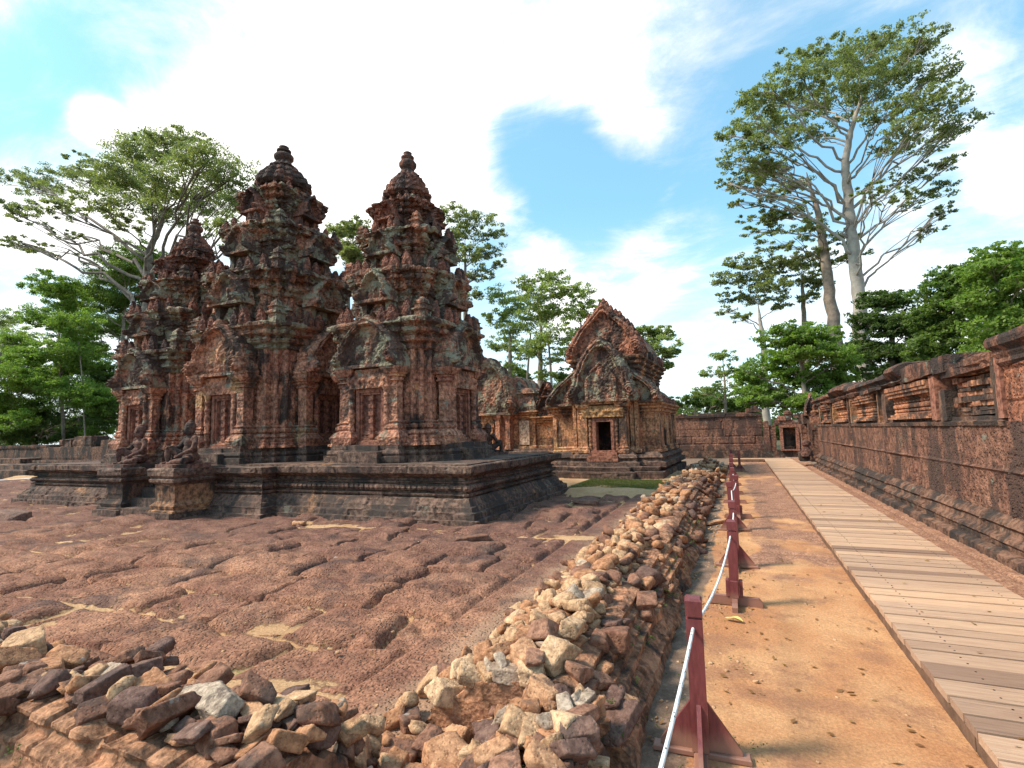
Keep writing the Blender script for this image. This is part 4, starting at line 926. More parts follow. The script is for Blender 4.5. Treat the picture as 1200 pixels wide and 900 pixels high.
def end_wall():
    Y = 31.0; xl = at(782, 500, Y)[0]-3; xm = at(893, 500, Y)[0]
    root = thing('cross_wall', 'plain laterite block wall closing the far end of the path', 'wall', (xm-3, Y, 0))
    g = gbox(xl, xm, Y, Y+.7, .35, 2.28, .07); g.displace(wallfn(91, .62, .42, 1.2, 0, .35)); g.build('laterite_courses', LAT, root)
    g = gbox(xl, xm+.02, Y-.07, Y+.8, 2.27, 2.5, .06); g.displace(lambda V, N: carve(0, 1, .03, .02, 92)(V, N)-.1*sstep(fbm(V*np.array([.9, 0, 0]), 2, 5), .15, .4)*(V[:, 2] > 2.4)); g.build('capstones', LATC, root)
    gbox(xm-.75, xm+.05, Y-.1, Y+.8, 2.48, 2.66, .06).displace(carve(0, 1, .04, .02, 93)).build('cap_block', LATC, root)
    gbox(xm-.45, xm-.1, Y-.1, Y+.5, 2.64, 2.84, .06).displace(carve(0, 1, .05, .02, 94)).build('cap_block', LATC, root)
    gbox(xl, xm+2.4, Y-.25, Y+.2, -.1, .40, .07).displace(wallfn(94, 1.1, .5, .8, 0)).build('foot_ledge', MOULD, root)
    root = thing('ruined_gate', 'small ruined doorway with pale stone frame at the end of the boardwalk', 'gateway', (at(925, 530, 30.7)[0], 30.7, 0))
    xa, xb, xc, xd = [at(px, 510, 30.7)[0] for px in (895, 914, 936, 948)]
    for bb in ((xa, xa+.28, 30.75, 31.3, .35, 2.0), (xa+.29, xa+.6, 30.8, 31.3, .35, 1.75), (xc+.02, xd+.3, 30.8, 31.3, .35, 2.1)): gbox(*bb, .07).displace(wallfn(95, .6, .4, 1.0, 0)).build('gate_jamb', LAT, root)
    g = G(); g.merge(gbox(xb, xb+.14, 30.55, 30.85, .4, 1.62, .06)); g.merge(gbox(xc-.14, xc, 30.55, 30.85, .4, 1.62, .06)); g.merge(gbox(xb-.03, xc+.03, 30.53, 30.86, 1.60, 1.75, .06)); g.merge(gbox(xb, xc, 30.5, 30.8, .38, .46, .06)); g.displace(rough(.01, 4)); g.build('door_frame', DOORM, root)
    gbox(xb+.1, xc-.1, 31.1, 31.2, .4, 1.65, .07).displace(wallfn(96, .5, .3, 1, 0)).build('blocked_opening', MOULD, root)
    gbox(xb-.2, xc+.1, 30.6, 31.2, 1.76, 2.0, .06).displace(carve(0, 1, .05, .03, 97)).build('lintel', LATC, root)
    gbox(xb-.05, xb+.55, 30.6, 31.2, 2.0, 2.2, .06).displace(carve(0, 1, .05, .03, 98)).build('carved_block', LIBR, root)
    lathe(xb+.45, 30.9, densify([(2.2, .12), (2.3, .2), (2.42, .2), (2.5, .1), (2.52, .02)], .04), 14).displace(rough(.03, 4)).build('round_stone', LATC, root)
    gbox(xc-.2, xd+.2, 30.75, 31.2, 2.1, 2.3, .06).displace(carve(0, 1, .06, .03, 99)).build('loose_cap', LATC, root)
    # corner stack with pinnacle
    root = thing('ruined_corner_pillar', 'stacked stone pillar topped by a small carved pinnacle, where the far walls meet', 'pillar', (2.9, 24.6, 0))
    def bx(p0, p1, py0, py1, Y, dep, nm, mt, sd):
        a_ = at(p0, py1, Y); b_ = at(p1, py0, Y); gbox(a_[0], b_[0], Y, Y+dep, a_[2], b_[2], .05).displace(carve(.01, 8, .03, .02, sd)).build(nm, mt, root)
    bx(951, 964, 496, 541, 24.6, .6, 'shaft', LAT, 1); bx(949, 963, 484, 497, 24.6, .5, 'shaft_head', RED, 2)
    bx(941, 951, 485, 497, 25.0, .5, 'side_block', LIBR, 3); bx(941, 950, 497, 533, 25.2, .5, 'side_shaft', LAT, 4); bx(963, 978, 470, 496, 24.0, .5, 'lichened_block', LATC, 5); bx(938, 949, 530, 540, 24.0, .6, 'foot_block', MOULD, 6)
    p = at(951, 486, 24.8); g = relief(.30, .95, *pediment_fns(.26, .95, 7, 3, shape=TRI), .03, .25, None, (p[0], 24.8, p[2]-.03)); g.build('pinnacle', LIBR, root)
    p = at(956, 485, 24.6); lathe(p[0], 24.75, densify([(p[2], .16), (p[2]+.1, .2), (p[2]+.16, .1), (p[2]+.26, .13), (p[2]+.4, .02)], .03), 12).build('small_finial', FRIEZE, root)
    root = thing('broken_lion_statue', 'small worn guardian figure crouching below the ruined corner pillar', 'statue', (at(945, 534, 24)[0], 24, 0))
    p = at(946, 534, 24.0); g = lathe(p[0], 24.0, densify([(p[2]-.02, .22), (p[2]+.2, .2), (p[2]+.32, .13), (p[2]+.36, .1), (p[2]+.44, .17), (p[2]+.56, .16), (p[2]+.64, .05)], .03), 18).displace(carve(.03, 7, .03, 0, 5)); g.build('figure', STAT, root)
end_wall()
# ruins beyond the platform on the left
def left_ruins():
    Y = 18.0; P = lambda px, py: at(px, py, Y)
    root = thing('ruined_laterite_base', 'low dark ruined block wall left of the towers, with two blocks on top', 'wall', (P(88, 540)[0], Y, 0))
    a_, b_ = P(46, 545), P(138, 523); gbox(a_[0], b_[0], Y, Y+1.2, -.1, b_[2], .12).displace(wallfn(101, 1.8, .8, 1.5, 0)).build('courses', MOULD, root)
    a_, b_ = P(30, 546), P(138, 538); gbox(a_[0], b_[0], Y-.5, Y+.5, -.1, b_[2], .12).displace(wallfn(102, 1.8, .8, 1.5, 0)).build('foot_step', MOULD, root)
    for i, (p0, p1, t0) in enumerate(((67, 81, 515), (83, 105, 511), (116, 134, 515))):
        a_, b_ = P(p0, 524), P(p1, t0); gbox(a_[0], b_[0], Y+.1, Y+1.0, a_[2]-.05, b_[2], .1).displace(carve(0, 1, .08, .04, 103+i)).build('loose_block', MOULD, root)
    root = thing('far_boundary_wall', 'long low laterite wall under the trees at the far left', 'wall', (-46, 24, 0))
    Y = 24.0; a_ = at(-220, 530, Y); b_ = at(60, 525, Y); gbox(a_[0], b_[0], Y, Y+.8, -.1, b_[2], .2).displace(wallfn(105, 1.6, .7, 1.5, 0)).build('courses', MOULD, root)
    gbox(a_[0], b_[0], Y-.1, Y+.9, b_[2]-.03, b_[2]+.28, .15).displace(wallfn(106, 1.3, .7, 1.5, 0)).build('coping', LATC, root)
    root = thing('earth_bank_steps', 'worn stone steps and bank at the far left behind the platform', 'steps', (-32, 15, 0))
    for k in range(3):
        a_ = at(-100, 560-7*k, 15+k); b_ = at(30-3*k, 552-7*k, 15+k); gbox(a_[0], b_[0], 15+k*1.0, 16.5+k, -.1, b_[2], .15).displace(rough(.07, 1.2)).build('step', PLAT if k % 2 else MOULD, root)
left_ruins()
# ------------------------------------------------------------ boardwalk
def boardwalk():
    root = thing('boardwalk', 'weathered pale plank boardwalk running along the laterite wall', 'boardwalk', (1.6, 10, 0))
    y = 1.6; k = 0; many = []; zt = .135
    def edge(y): return (1.02+.006*(y-3), 2.20+.004*(y-3))
    while y < 27.2:
        w_ = .15+.10*rnd.random(); xl, xr = edge(y); j = .012*rnd.random(); dz = .009*rnd.random()
        V, F = box(xl-j, xr+.012*rnd.random(), y+.004, y+w_-.005, zt-.045+dz, zt+dz)
        # skewed a little like the real planks, corners eased
        g = G().add(*box(xl-j, xr+.012*rnd.random(), y+.004, y+w_-.017, zt-.045+dz, zt+dz, .3))
        v = g.V[0]; v[:, 1] += (v[:, 0]-1.6)*(-.01+.012*rnd.random())+.0; v[:, 2] += .003*rnd.random()*(v[:, 0]-1.6)
        many.append((g, k)); y += w_; k += 1
    nl_ = G()
    for g, k in many:
        if k > 70: break
        v = g.V[0]; yc = v[:, 1].mean(); zt2 = v[:, 2].max(); hw = (v[:, 1].max()-v[:, 1].min())*.22
        for xx in (1.27, 2.07):
            for s_ in (-1, 1): nl_.merge(lathe(xx+.01*rnd.random(), yc+s_*hw, [(zt2-.003, .006), (zt2+.0015, .006)], 8))
    o = nl_.build('nail_heads', DARKM, root); o['kind'] = 'stuff'
    extra = G()
    for g, k in many:
        if k < 99: g.build('plank', WOOD, root)
        else: extra.merge(g)
    o = extra.build('planks', WOOD, root); o['kind'] = 'stuff'
    g = G()
    for y0 in np.arange(1.6, 27, 1.9):
        x0 = edge(y0)[0]; g = gbox(x0+.006, x0+.04, y0, y0+1.885, zt-.14, zt-.047, .3); v = g.V[0]; v[:, 0] += .006*(v[:, 1]-y0); g.build('fascia_board', plain('fascia wood', (.15, .085, .055), .8, .3, 9) if y0 < 2 else bpy.data.materials['fascia wood'], root)
    for x0 in (1.25, 2.05): gbox(x0, x0+.06, 1.6, 27, .01, zt-.05).build('joist', BARKD, root)
    root = thing('cross_boardwalk', 'short plank walkway crossing at the far end of the path', 'boardwalk', (.2, 27.6, 0))
    for k in range(6): gbox(-.4, 2.28, 27.25+.15*k, 27.39+.15*k, .09, .135).build('plank', WOOD, root)
    gbox(-.4, 1.1, 27.2, 27.24, .0, .13).build('fascia_board', bpy.data.materials['fascia wood'], root)
boardwalk()
# ------------------------------------------------------------ rubble wall
import bmesh
def ico(n):
    bm = bmesh.new(); bmesh.ops.create_icosphere(bm, subdivisions=n, radius=1.0)
    V = np.array([v.co[:] for v in bm.verts]); F = np.array([[v.index for v in f.verts] for f in bm.faces]); bm.free(); return V, F
ICO = {n: ico(n) for n in (2, 3, 4)}
def rock_shape(seed, n=4, dims=(1, .75, .6), cuts=7, soft=.05):
    r = np.random.RandomState(seed); V, F = ICO[n]; D = V/np.linalg.norm(V, axis=1, keepdims=True)
    Pn = []
    for i, a in enumerate(np.eye(3)):
        for s_ in (-1, 1):
            nn = a*s_+r.normal(0, .13, 3); nn /= np.linalg.norm(nn); Pn.append((nn, dims[i]*(.86+.2*r.rand())))
    for k in range(cuts):
        nn = r.normal(0, 1, 3); nn /= np.linalg.norm(nn); sup = np.abs(nn*np.array(dims)).sum(); Pn.append((nn, sup*(.62+.22*r.rand())))
    R0 = np.full(len(D), 9.0); acc_ = np.zeros(len(D))
    for nn, d in Pn:
        c = D @ nn; q = np.where(c > .02, d/np.maximum(c, .02), 50); acc_ += np.exp(-q/(soft*1.0)*1.0)
        R0 = np.minimum(R0, q)
    Rs = -soft*np.log(np.maximum(acc_, 1e-300)); Rr = np.where(np.isfinite(Rs), np.minimum(Rs, R0), R0)
    Rr = np.maximum(Rr, .2); P = D*Rr[:, None]
    P = P*(1+.07*fbm(P*2.2+seed, 4, seed)[:, None]+.035*fbm(P*7+seed, 3, seed+1)[:, None])
    return P, F
NV = 16
SH = [rock_shape(100+i, 4, [(1, .72, .6), (1, .85, .8), (1, .62, .42), (1, .9, .55)][i % 4], 1+i % 5, .02) for i in range(NV)]
SL = [rock_shape(100+i, 2, [(1, .72, .6), (1, .85, .8), (1, .62, .42), (1, .9, .55)][i % 4], 1+i % 5, .02) for i in range(NV)]
rs = np.random.RandomState(11)
# wall cores with worn moulded brick courses
core = thing('ruined_wall_core', 'stepped worn brick courses forming the low wall beneath loose stones along the path', 'wall', (-1.3, 9, 0))
pf_ = [(-.60, -.08), (-.60, .06), (-.655, .075), (-.66, .12), (-.70, .135), (-.71, .18), (-.745, .195), (-.75, .225), (-.80, .235), (-.81, .275), (-.85, .29), (-.86, .33), (-.93, .345), (-1.25, .32), (-1.5, .25), (-1.72, .12), (-1.82, -.1)]
def leg1(V, N):
    d = wallfn(201, .26, .085, .9)(V, N)+.012*fbm(V*3.5, 3, 7)+.03*fbm(V*1.1, 2, 8)
    return d-.04*sstep(fbm(V*np.array([1, 1.3, 1.5]), 3, 12), .15, .45)
g = extr([(a_, b_) for a_, b_ in pf_][::-1], 2.72, 16.4, .024, .022, 0.0)
g.displace(leg1); g.build('brick_courses', CORE, core)
core2 = thing('ruined_corner_wall_core', 'stepped worn brick courses of the low wall in the near left foreground', 'wall', (-4, 1.8, 0))
pf2 = [(1.20, -.1), (1.21, .03), (1.27, .045), (1.28, .10), (1.34, .115), (1.35, .17), (1.41, .185), (1.42, .235), (1.47, .25), (1.50, .31), (1.56, .325), (1.57, .39), (1.64, .40), (1.8, .40), (2.0, .33), (2.14, .2), (2.3, -.1)]
pf2d = np.array(densify(pf2, .02)); xs_ = np.arange(-6.5, -1.74, .022); k = len(pf2d)
V = np.concatenate([np.stack([np.full(k, xx), pf2d[:, 0]+.12*math.sin(xx*.7), pf2d[:, 1]], 1) for xx in xs_])
g = G().add(V, [grid(k, len(xs_))[:, ::-1], np.arange(k)[None, ::-1], np.arange((len(xs_)-1)*k, len(xs_)*k)[None, :]])
g.F[0] = g.F[0][:, ::-1]
def leg2(V, N): return wallfn(211, .22, .085, .9, 0)(V, N)+.014*fbm(V*3, 3, 17)-.05*sstep(fbm(V*1.5, 3, 22), .1, .4)
Nn = g.normals()
if (Nn[:, 2]*(g.allV()[:, 2] > .3)).mean() < 0: g.F[0] = g.F[0][:, ::-1]
g.displace(leg2); g.build('brick_courses', CORE, core2)
# height map for piling stones
HX0, HY0, HR = -6.6, .6, .025; HNX, HNY = int(6.4/HR), int(25/HR)
hx = HX0+HR*np.arange(HNX); hy = HY0+HR*np.arange(HNY); HXg, HYg = np.meshgrid(hx, hy)
HM = np.interp(HXg, [a for a, b in pf_][::-1], [max(b, 0) for a, b in pf_][::-1], left=0, right=0)*((HYg > 2.72) & (HYg < 16.4))
HM = np.maximum(HM, np.interp(HYg-.12*np.sin(HXg*.7), [a for a, b in pf2], [max(b, 0) for a, b in pf2], left=0, right=0)*(HXg < -1.75))
stones = []
def LIM(x, y):
    if y > 17: return 1.0*math.exp(-((x+1.12)/.5)**2)*min(1, (y-16.6)/1.6)*(1 if y < 21.5 else max(0, 1-(y-21.5)/3))*.95
    if y < 2.6 and x < -1.80: return .44
    if y < 2.75: return (.36-.18*max(0, min(1, (2.3-y)/.6)))*(1-.82*max(0, min(1, (-1.0-x)/.38)))
    if y < 6.6: return .46-.36*max(0, min(1, (-1.2-x)/.65))
    return .40-.3*max(0, min(1, (-1.6-x)/.4))
def place(x, y, s, var, dims_ang, colr, tilt=.22, sink=.10, fixz=None):
    sx, sy, sz = s; yawa = dims_ang
    tx, ty = rs.normal(0, tilt), rs.normal(0, tilt)
    M = np.array((Matrix.Rotation(yawa, 3, 'Z') @ Matrix.Rotation(tx, 3, 'X') @ Matrix.Rotation(ty, 3, 'Y'))) @ np.diag([sx, sy, sz])
    P = SL[var][0] @ M.T
    lx, hx_, ly, hy_ = P[:, 0].min(), P[:, 0].max(), P[:, 1].min(), P[:, 1].max(); zt_, zb_ = P[:, 2].max(), P[:, 2].min()
    i0, i1 = int((x+lx*.75-HX0)/HR), int((x+hx_*.75-HX0)/HR)+1; j0, j1 = int((y+ly*.75-HY0)/HR), int((y+hy_*.75-HY0)/HR)+1
    i0, j0 = max(i0, 0), max(j0, 0)
    sub = HM[j0:j1, i0:i1]
    if sub.size == 0: return None
    base = np.percentile(sub, 60); z = base-zb_*(1-sink)*1.0-.012
    if base > LIM(x, y): return None
    xx = (np.arange(i0, min(i1, HNX))*HR+HX0-x)/max(hx_*.9, .01); yy = (np.arange(j0, min(j1, HNY))*HR+HY0-y)/max(hy_*.9, .01)
    rr2 = xx[None, :]**2+yy[:, None]**2; topz = z+zt_*np.sqrt(np.clip(1-rr2*.8, 0, 1))*.93
    sub[:] = np.where(rr2 < 1.1, np.maximum(sub, topz[:sub.shape[0], :sub.shape[1]]), sub)
    d = math.sqrt(x*x+y*y+1.4*1.4); stones.append(dict(x=x, y=y, z=z, M=M, var=var, col=colr, size=max(sx, sy)/d, s=s, d=d)); return z
def pick(opts):
    r = rs.rand(); a = 0
    for k_, p in opts:
        a += p
        if r < a: return k_
    return opts[-1][0]
def rr(a, b): return a+(b-a)*rs.rand()
NEAR = [('tan', .44), ('orange', .33), ('brown', .17), ('grey', .04), ('dark', .02)]
FARC = [('orange', .36), ('tan', .30), ('brown', .22), ('grey', .08), ('dark', .04)]
# leg 2 (near left): big blocks on the ridge, smaller between
big = [(-1.88, 1.95, .13, 'dark'), (-2.02, 1.93, .15, 'brown'), (-2.28, 1.70, .13, 'dark'), (-2.55, 1.78, .15, 'grey'), (-2.30, 2.12, .20, 'brown'), (-2.62, 2.08, .16, 'brown'), (-2.9, 1.75, .14, 'orange'), (-3.2, 1.72, .16, 'grey'),
       (-3.45, 1.55, .12, 'dark'), (-3.7, 1.62, .16, 'orange'), (-4.1, 1.72, .17, 'tan'), (-3.05, 2.0, .10, 'tan'), (-3.35, 2.0, .10, 'orange'), (-4.4, 1.5, .17, 'brown'), (-4.75, 1.7, .18, 'orange'), (-2.75, 1.45, .12, 'dark'), (-2.15, 1.45, .12, 'brown'), (-2.05, 1.62, .11, 'brown')]
for bx_, by_, s0, c_ in big: place(bx_, by_*.6+.78, (s0*.78, s0*.66, s0*.50), rs.randint(NV), rr(-.5, .5), c_, .12, .12)
for i in range(420):
    x_ = rr(-5.6, -1.9); y_ = 1.66+.10*math.sin(x_*.7)+min(.6, abs(rs.normal(.2, .2)))-(.5*rs.rand() if x_ < -3.5 else 0); s0 = rr(.035, .085)
    place(x_, y_, (s0*rr(1, 1.6), s0, s0*rr(.5, .85)), rs.randint(NV), rs.choice([0, 1.57])+rr(-.5, .5), pick([('brown', .38), ('orange', .28), ('dark', .14), ('tan', .15), ('grey', .05)]), .3)
# corner fill in front of the camera
for i in range(1500):
    x_ = -.72-1.1*rs.rand()**1.4; y_ = rr(1.35, 2.65) if x_ > -1.3 else rr(1.3, 2.15); s0 = rr(.03, .068)
    place(x_, y_, (s0*rr(1, 1.4), s0, s0*rr(.65, .95)), rs.randint(NV), rr(0, 6.28), pick([('brown', .34), ('orange', .26), ('tan', .2), ('dark', .1), ('grey', .1)]), .35)
# leg 1 near part: loose tan stones
for x_, y_, s0, c_ in ((-1.42, 2.35, .17, 'orange'), (-1.20, 2.55, .12, 'tan'), (-1.66, 2.75, .12, 'tan'), (-1.36, 2.85, .15, 'tan'), (-1.1, 2.9, .12, 'tan'), (-1.55, 3.15, .12, 'tan'), (-1.25, 3.3, .11, 'tan'), (-1.02, 3.3, .11, 'tan'), (-.85, 2.55, .12, 'brown'), (-.78, 3.0, .11, 'brown')):
    place(x_, y_, (s0*.78, s0*.68, s0*.55), rs.randint(NV), rr(0, 6.28), c_, .25, .15)
for i in range(900):
    y_ = rr(2.2, 6.8); x_ = -1.0-min(.95, abs(rs.normal(.32, .32))); s0 = rr(.035, .085)
    place(x_, y_, (s0*rr(1, 1.35), s0, s0*rr(.65, .95)), rs.randint(NV), rr(0, 6.28), pick(NEAR), .35)
for i in range(50):
    y_ = rr(2.2, 7.5); x_ = rr(-.92, -.66); s0 = rr(.04, .10)
    place(x_, y_, (s0*rr(1, 1.4), s0, s0*rr(.6, .9)), rs.randint(NV), rr(1.2, 1.9), pick([('brown', .5), ('orange', .3), ('dark', .2)]), .2, .25)
# leg 1 far part: flatter blocks lying in rows
for col_, x0 in enumerate((-1.0, -1.17, -1.36, -1.55, -1.74, -1.9)):
    y_ = 6.2+rr(0, .3)
    while y_ < 16.3:
        L_ = rr(.10, .22); place(x0+rr(-.03, .03), y_+L_, (L_, rr(.075, .10), rr(.05, .085)), rs.randint(NV), math.pi/2+rr(-.12, .12), pick(FARC), .07, .2); y_ += L_*1.85
for i in range(230):
    y_ = rr(6.2, 16.6); x_ = rr(-2.0, -.95); s0 = rr(.04, .10)
    place(x_, y_, (s0*rr(1, 1.5), s0, s0*rr(.6, .9)), rs.randint(NV), rr(0, 6.28), pick(FARC), .3)
for i in range(60):
    y_ = rr(7, 17.5); x_ = rr(-.9, -.55); s0 = rr(.05, .12)
    place(x_, y_, (s0*1.3, s0, s0*.8), rs.randint(NV), rr(0, 6.28), pick([('brown', .6), ('orange', .2), ('dark', .2)]), .3, .3)
# far heap
for i in range(430):
    t_ = rs.rand(); y_ = 17.2+6.6*t_; cxh = -1.15+rs.normal(0, .42); s0 = rr(.06, .12)
    place(min(cxh, -.5), y_+rs.normal(0, .3), (s0*1.3, s0, s0*.7), rs.randint(NV), rr(0, 6.28), pick([('tan', .3), ('orange', .3), ('grey', .22), ('brown', .18)]), .35)
stones.sort(key=lambda s_: -s_['size'])
meshes = {}
LBL = {'tan': 'pale tan', 'orange': 'orange brown', 'brown': 'red brown', 'dark': 'purple brown', 'grey': 'pale grey'}
def zone(s_):
    if s_['x'] < -1.9 and s_['y'] < 2.6: return 'on the near left wall' 
    if s_['y'] < 2.5: return 'at the near wall corner'
    if s_['y'] < 4.2: return 'on rubble beside the nearest rope post'
    if s_['y'] < 6.6: return 'on rubble beside the second rope post'
    if s_['y'] < 16.8: return 'on the long flat topped wall'
    return 'in the far heap before the cross wall'
rest = {}
for n_, s_ in enumerate(stones):
    if n_ < 292:
        key = (s_['var'], s_['col'])
        if key not in meshes:
            P, F = SH[s_['var']]; g = G().add(P, [F]); o = g.build('loose_stone', ROCK[s_['col']], None, True); meshes[key] = o.data; base_o = o
        else:
            base_o = bpy.data.objects.new('loose_stone', meshes[key]); COL.objects.link(base_o)
        M4 = Matrix([list(r_)+[0] for r_ in s_['M']]+[[0, 0, 0, 1]]); M4.translation = Vector((s_['x'], s_['y'], s_['z'])); base_o.matrix_world = M4
        sz = 'big' if s_['s'][0] > .125 else ('medium' if s_['s'][0] > .09 else 'small')
        shape = ['oblong', 'chunky', 'flat', 'broad'][s_['var'] % 4]
        tag(base_o, '%s %s %s stone lying %s' % (sz, shape, LBL[s_['col']], zone(s_)), 'stone', 'loose stones piled on the rubble wall')
    else:
        P, F = SL[s_['var']] if s_['d'] > 6 else rock_shape(100+s_['var'], 3, [(1, .72, .6), (1, .85, .8), (1, .62, .42), (1, .9, .55)][s_['var'] % 4], 1+s_['var'] % 5, .02)
        rest.setdefault(s_['col'], G()).add(P @ s_['M'].T+np.array([s_['x'], s_['y'], s_['z']]), [F])
for c_, g in rest.items(): tag(g.build('small_rubble', ROCK[c_], None, True), None, None, None, 'stuff')
# gravel and chips on the ground
g = G()
for i in range(900):
    a_ = rs.rand()
    if a_ < .45: x_, y_ = rr(-.62, -.2), rr(1.8, 15)
    elif a_ < .7: x_, y_ = rr(-.3, 1.1), rr(2, 14)
    else: x_, y_ = rr(-9, -2.1), rr(2.6, 8.4)
    s0 = .006+.014*rs.rand()**2; P, F = SL[rs.randint(NV)]; Mx = np.array(Matrix.Rotation(rr(0, 6), 3, 'Z')); g.add((P*s0) @ Mx.T+np.array([x_, y_, .0]), [F])
tag(g.build('gravel', ROCK['tan'], None, True), None, None, None, 'stuff')
def one_stone(x, y, z, s, var, col, label, ang=0, tilt=0):
    P, F = SH[var]; g = G().add((P*np.array(s)) @ np.array(Matrix.Rotation(ang, 3, 'Z') @ Matrix.Rotation(tilt, 3, 'X')).T, [F]); o = g.build('fallen_block', ROCK[col], None, True); o.location = (x, y, z); tag(o, label, 'stone')
one_stone(-3.35, 11.9, .05, (.3, .22, .10), 3, 'dark', 'squared dark block lying alone on the paving right of the platform')
one_stone(-15.6, 6.5, .06, (.5, .22, .14), 1, 'dark', 'dark squared block lying on the paving at the far left edge')
one_stone(-4.9, 5.6, .03, (.20, .14, .08), 5, 'brown', 'dark lump of laterite lying in the middle of the courtyard paving', .4)
one_stone(-3.9, 7.3, .05, (.25, .2, .09), 9, 'brown', 'rounded laterite lump on the paving in front of the platform corner', .9)
one_stone(-5.7, 7.7, .04, (.30, .11, .08), 2, 'brown', 'long narrow laterite block near the platform foot', .1)
one_stone(-8.0, 7.75, .03, (.13, .11, .08), 6, 'orange', 'small orange stone near the platform foot, left of the long block', .3)
one_stone(-.45, 9.9, .03, (.26, .12, .06), 10, 'orange', 'flat orange slab lying under the rope beside the path', 1.0)
# ------------------------------------------------------------ rope barrier
POSTS = [(-.27, 2.98, 0), (-.11, 5.50, 1), (-.09, 6.95, 0), (-.13, 9.35, 0), (-.06, 10.6, 1), (-.12, 12.6, 1), (-.16, 14.3, 1), (-.19, 16.4, 1), (-.20, 18.9, 0), (.05, 21.5, 0), (-.24, 22.6, 0)]
PL = ['nearest maroon rope post with triangular braces and flaking paint', 'second maroon rope post with curved cross feet, beside the dry leaf', 'third maroon rope post from the camera', 'fourth maroon rope post, leaning slightly left', 'fifth maroon rope post from the camera', 'sixth maroon rope post from the camera', 'seventh maroon rope post from the camera', 'eighth maroon rope post from the camera', 'ninth maroon rope post from the camera', 'far maroon rope post standing right of the row', 'farthest maroon rope post at the end of the row']
def bevbox(x0, x1, y0, y1, z0, z1, b=.006): 
    g = sweep(rect(x0+b, x1-b, y0+b, y1-b), [(z0, 0), (z0+b, b), (z1-b, b), (z1, 0)], 9, 9, True, True); return g
def prism(pts, axis, c, t):
    """flat plate with outline pts (u,z), thickness t about c; axis x: lies along X"""
    n = len(pts); A = []
    for s_ in (-t/2, t/2): A += [((u, c+s_, z_) if axis == 'x' else (c+s_, u, z_)) for u, z_ in pts]
    F = [np.arange(n)[None, :], np.arange(n, 2*n)[None, ::-1], np.array([[i, i+n, (i+1) % n+n, (i+1) % n] for i in range(n)])]
    if axis == 'x': F = [f[:, ::-1] for f in F]
    return G().add(A, [f[:, ::-1] if axis == 'x' else f for f in F]) if False else G().add(A, F)
protos = {}
def mkpost(kind):
    root = bpy.data.objects.new('rope_post', None); COL.objects.link(root)
    h = .80; w_ = .042
    g = sweep(rect(-w_, w_, -w_, w_), [(.035, 0), (h-.105, 0), (h-.103, -.012), (h-.093, -.012), (h-.091, .001), (h-.012, .002), (h, -.008)], 9, 9, True, True); g.build('post_shaft', PAINT, root)
    if kind == 0:
        bevbox(-.24, .24, -.035, .035, .003, .035).build('foot', PAINT, root); bevbox(-.034, .034, -.26, .26, .0, .033).build('foot', PAINT, root)
        for s_ in (-1, 1): prism([(s_*.0425, .036), (s_*.20, .036), (s_*.20, .055), (s_*.0425, .27)][::s_], 'x', 0, .022).build('brace', PAINT, root)
        for s_ in (-1, 1): prism([(s_*.0425, .036), (s_*.21, .036), (s_*.21, .055), (s_*.0425, .27)][::-s_], 'y', 0, .022).build('brace', PAINT, root)
    else:
        P_ = [(-.24, .004), (.24, .004), (.24, .05), (.21, .085), (-.21, .085), (-.24, .05)]
        prism(P_, 'x', 0, .05).build('foot', PAINT, root); prism([(a, b-.003) for a, b in P_][::-1], 'y', 0, .049).build('foot', PAINT, root)
        for s_ in (-1, 1):
            x0, x1 = sorted((s_*.043, s_*.075)); bevbox(x0, x1, -.036, .036, .084, .24).build('cheek', PAINT, root)
            bevbox(-.034, .034, x0, x1, .081, .242).build('cheek', PAINT, root)
    return root
for i, (x_, y_, kd) in enumerate(POSTS):
    if kd not in protos: r_ = mkpost(kd); protos[kd] = r_
    else:
        r_ = protos[kd].copy(); COL.objects.link(r_)
        for ch in protos[kd].children: c_ = ch.copy(); COL.objects.link(c_); c_.parent = r_
    r_.location = (x_, y_, .0); r_.rotation_euler = (0, R_(-2.5 if i == 3 else rr(-1, 1)), R_(rr(-5, 5)) if i else R_(4))
    tag(r_, PL[i], 'post', 'rope posts along the path')
pts = [(-.36, .35, .62)]+[(x_, y_, .655) for x_, y_, kd in POSTS if y_ < 19]; P = []
for a_, b_ in zip(pts[:-1], pts[1:]):
    L_ = b_[1]-a_[1]; n_ = 26
    for k in range(n_):
        t = k/n_; P.append((a_[0]+(b_[0]-a_[0])*t, a_[1]+L_*t, a_[2]+(b_[2]-a_[2])*t-(.10 if L_ > 1.6 else .05)*4*t*(1-t)))
P.append(pts[-1])
tag(G().add(*tube(P, .0085, 10)).build('barrier_rope', ROPE, None, True), 'white speckled rope threaded through the maroon posts beside the path', 'rope')
# small barrier at the far left
fb = thing('small_red_post', 'short red post with white rope beyond the left end of the platform', 'post', tuple(onp) if False else (-21.3, 9.9, 0))
sweep(rect(-21.34, -21.26, 9.86, 9.94), [(-.02, 0), (.78, 0), (.8, -.01)], 9, 9).build('post_shaft', PAINT, fb)
tag(G().add(*tube([(-21.3+t_*-4, 9.9-.6*t_, .62-.25*t_+.12*t_*t_) for t_ in np.linspace(0, 1, 12)], .014, 8)).build('side_rope', ROPE, None, True), 'white rope hanging from the short red post at the far left', 'rope')
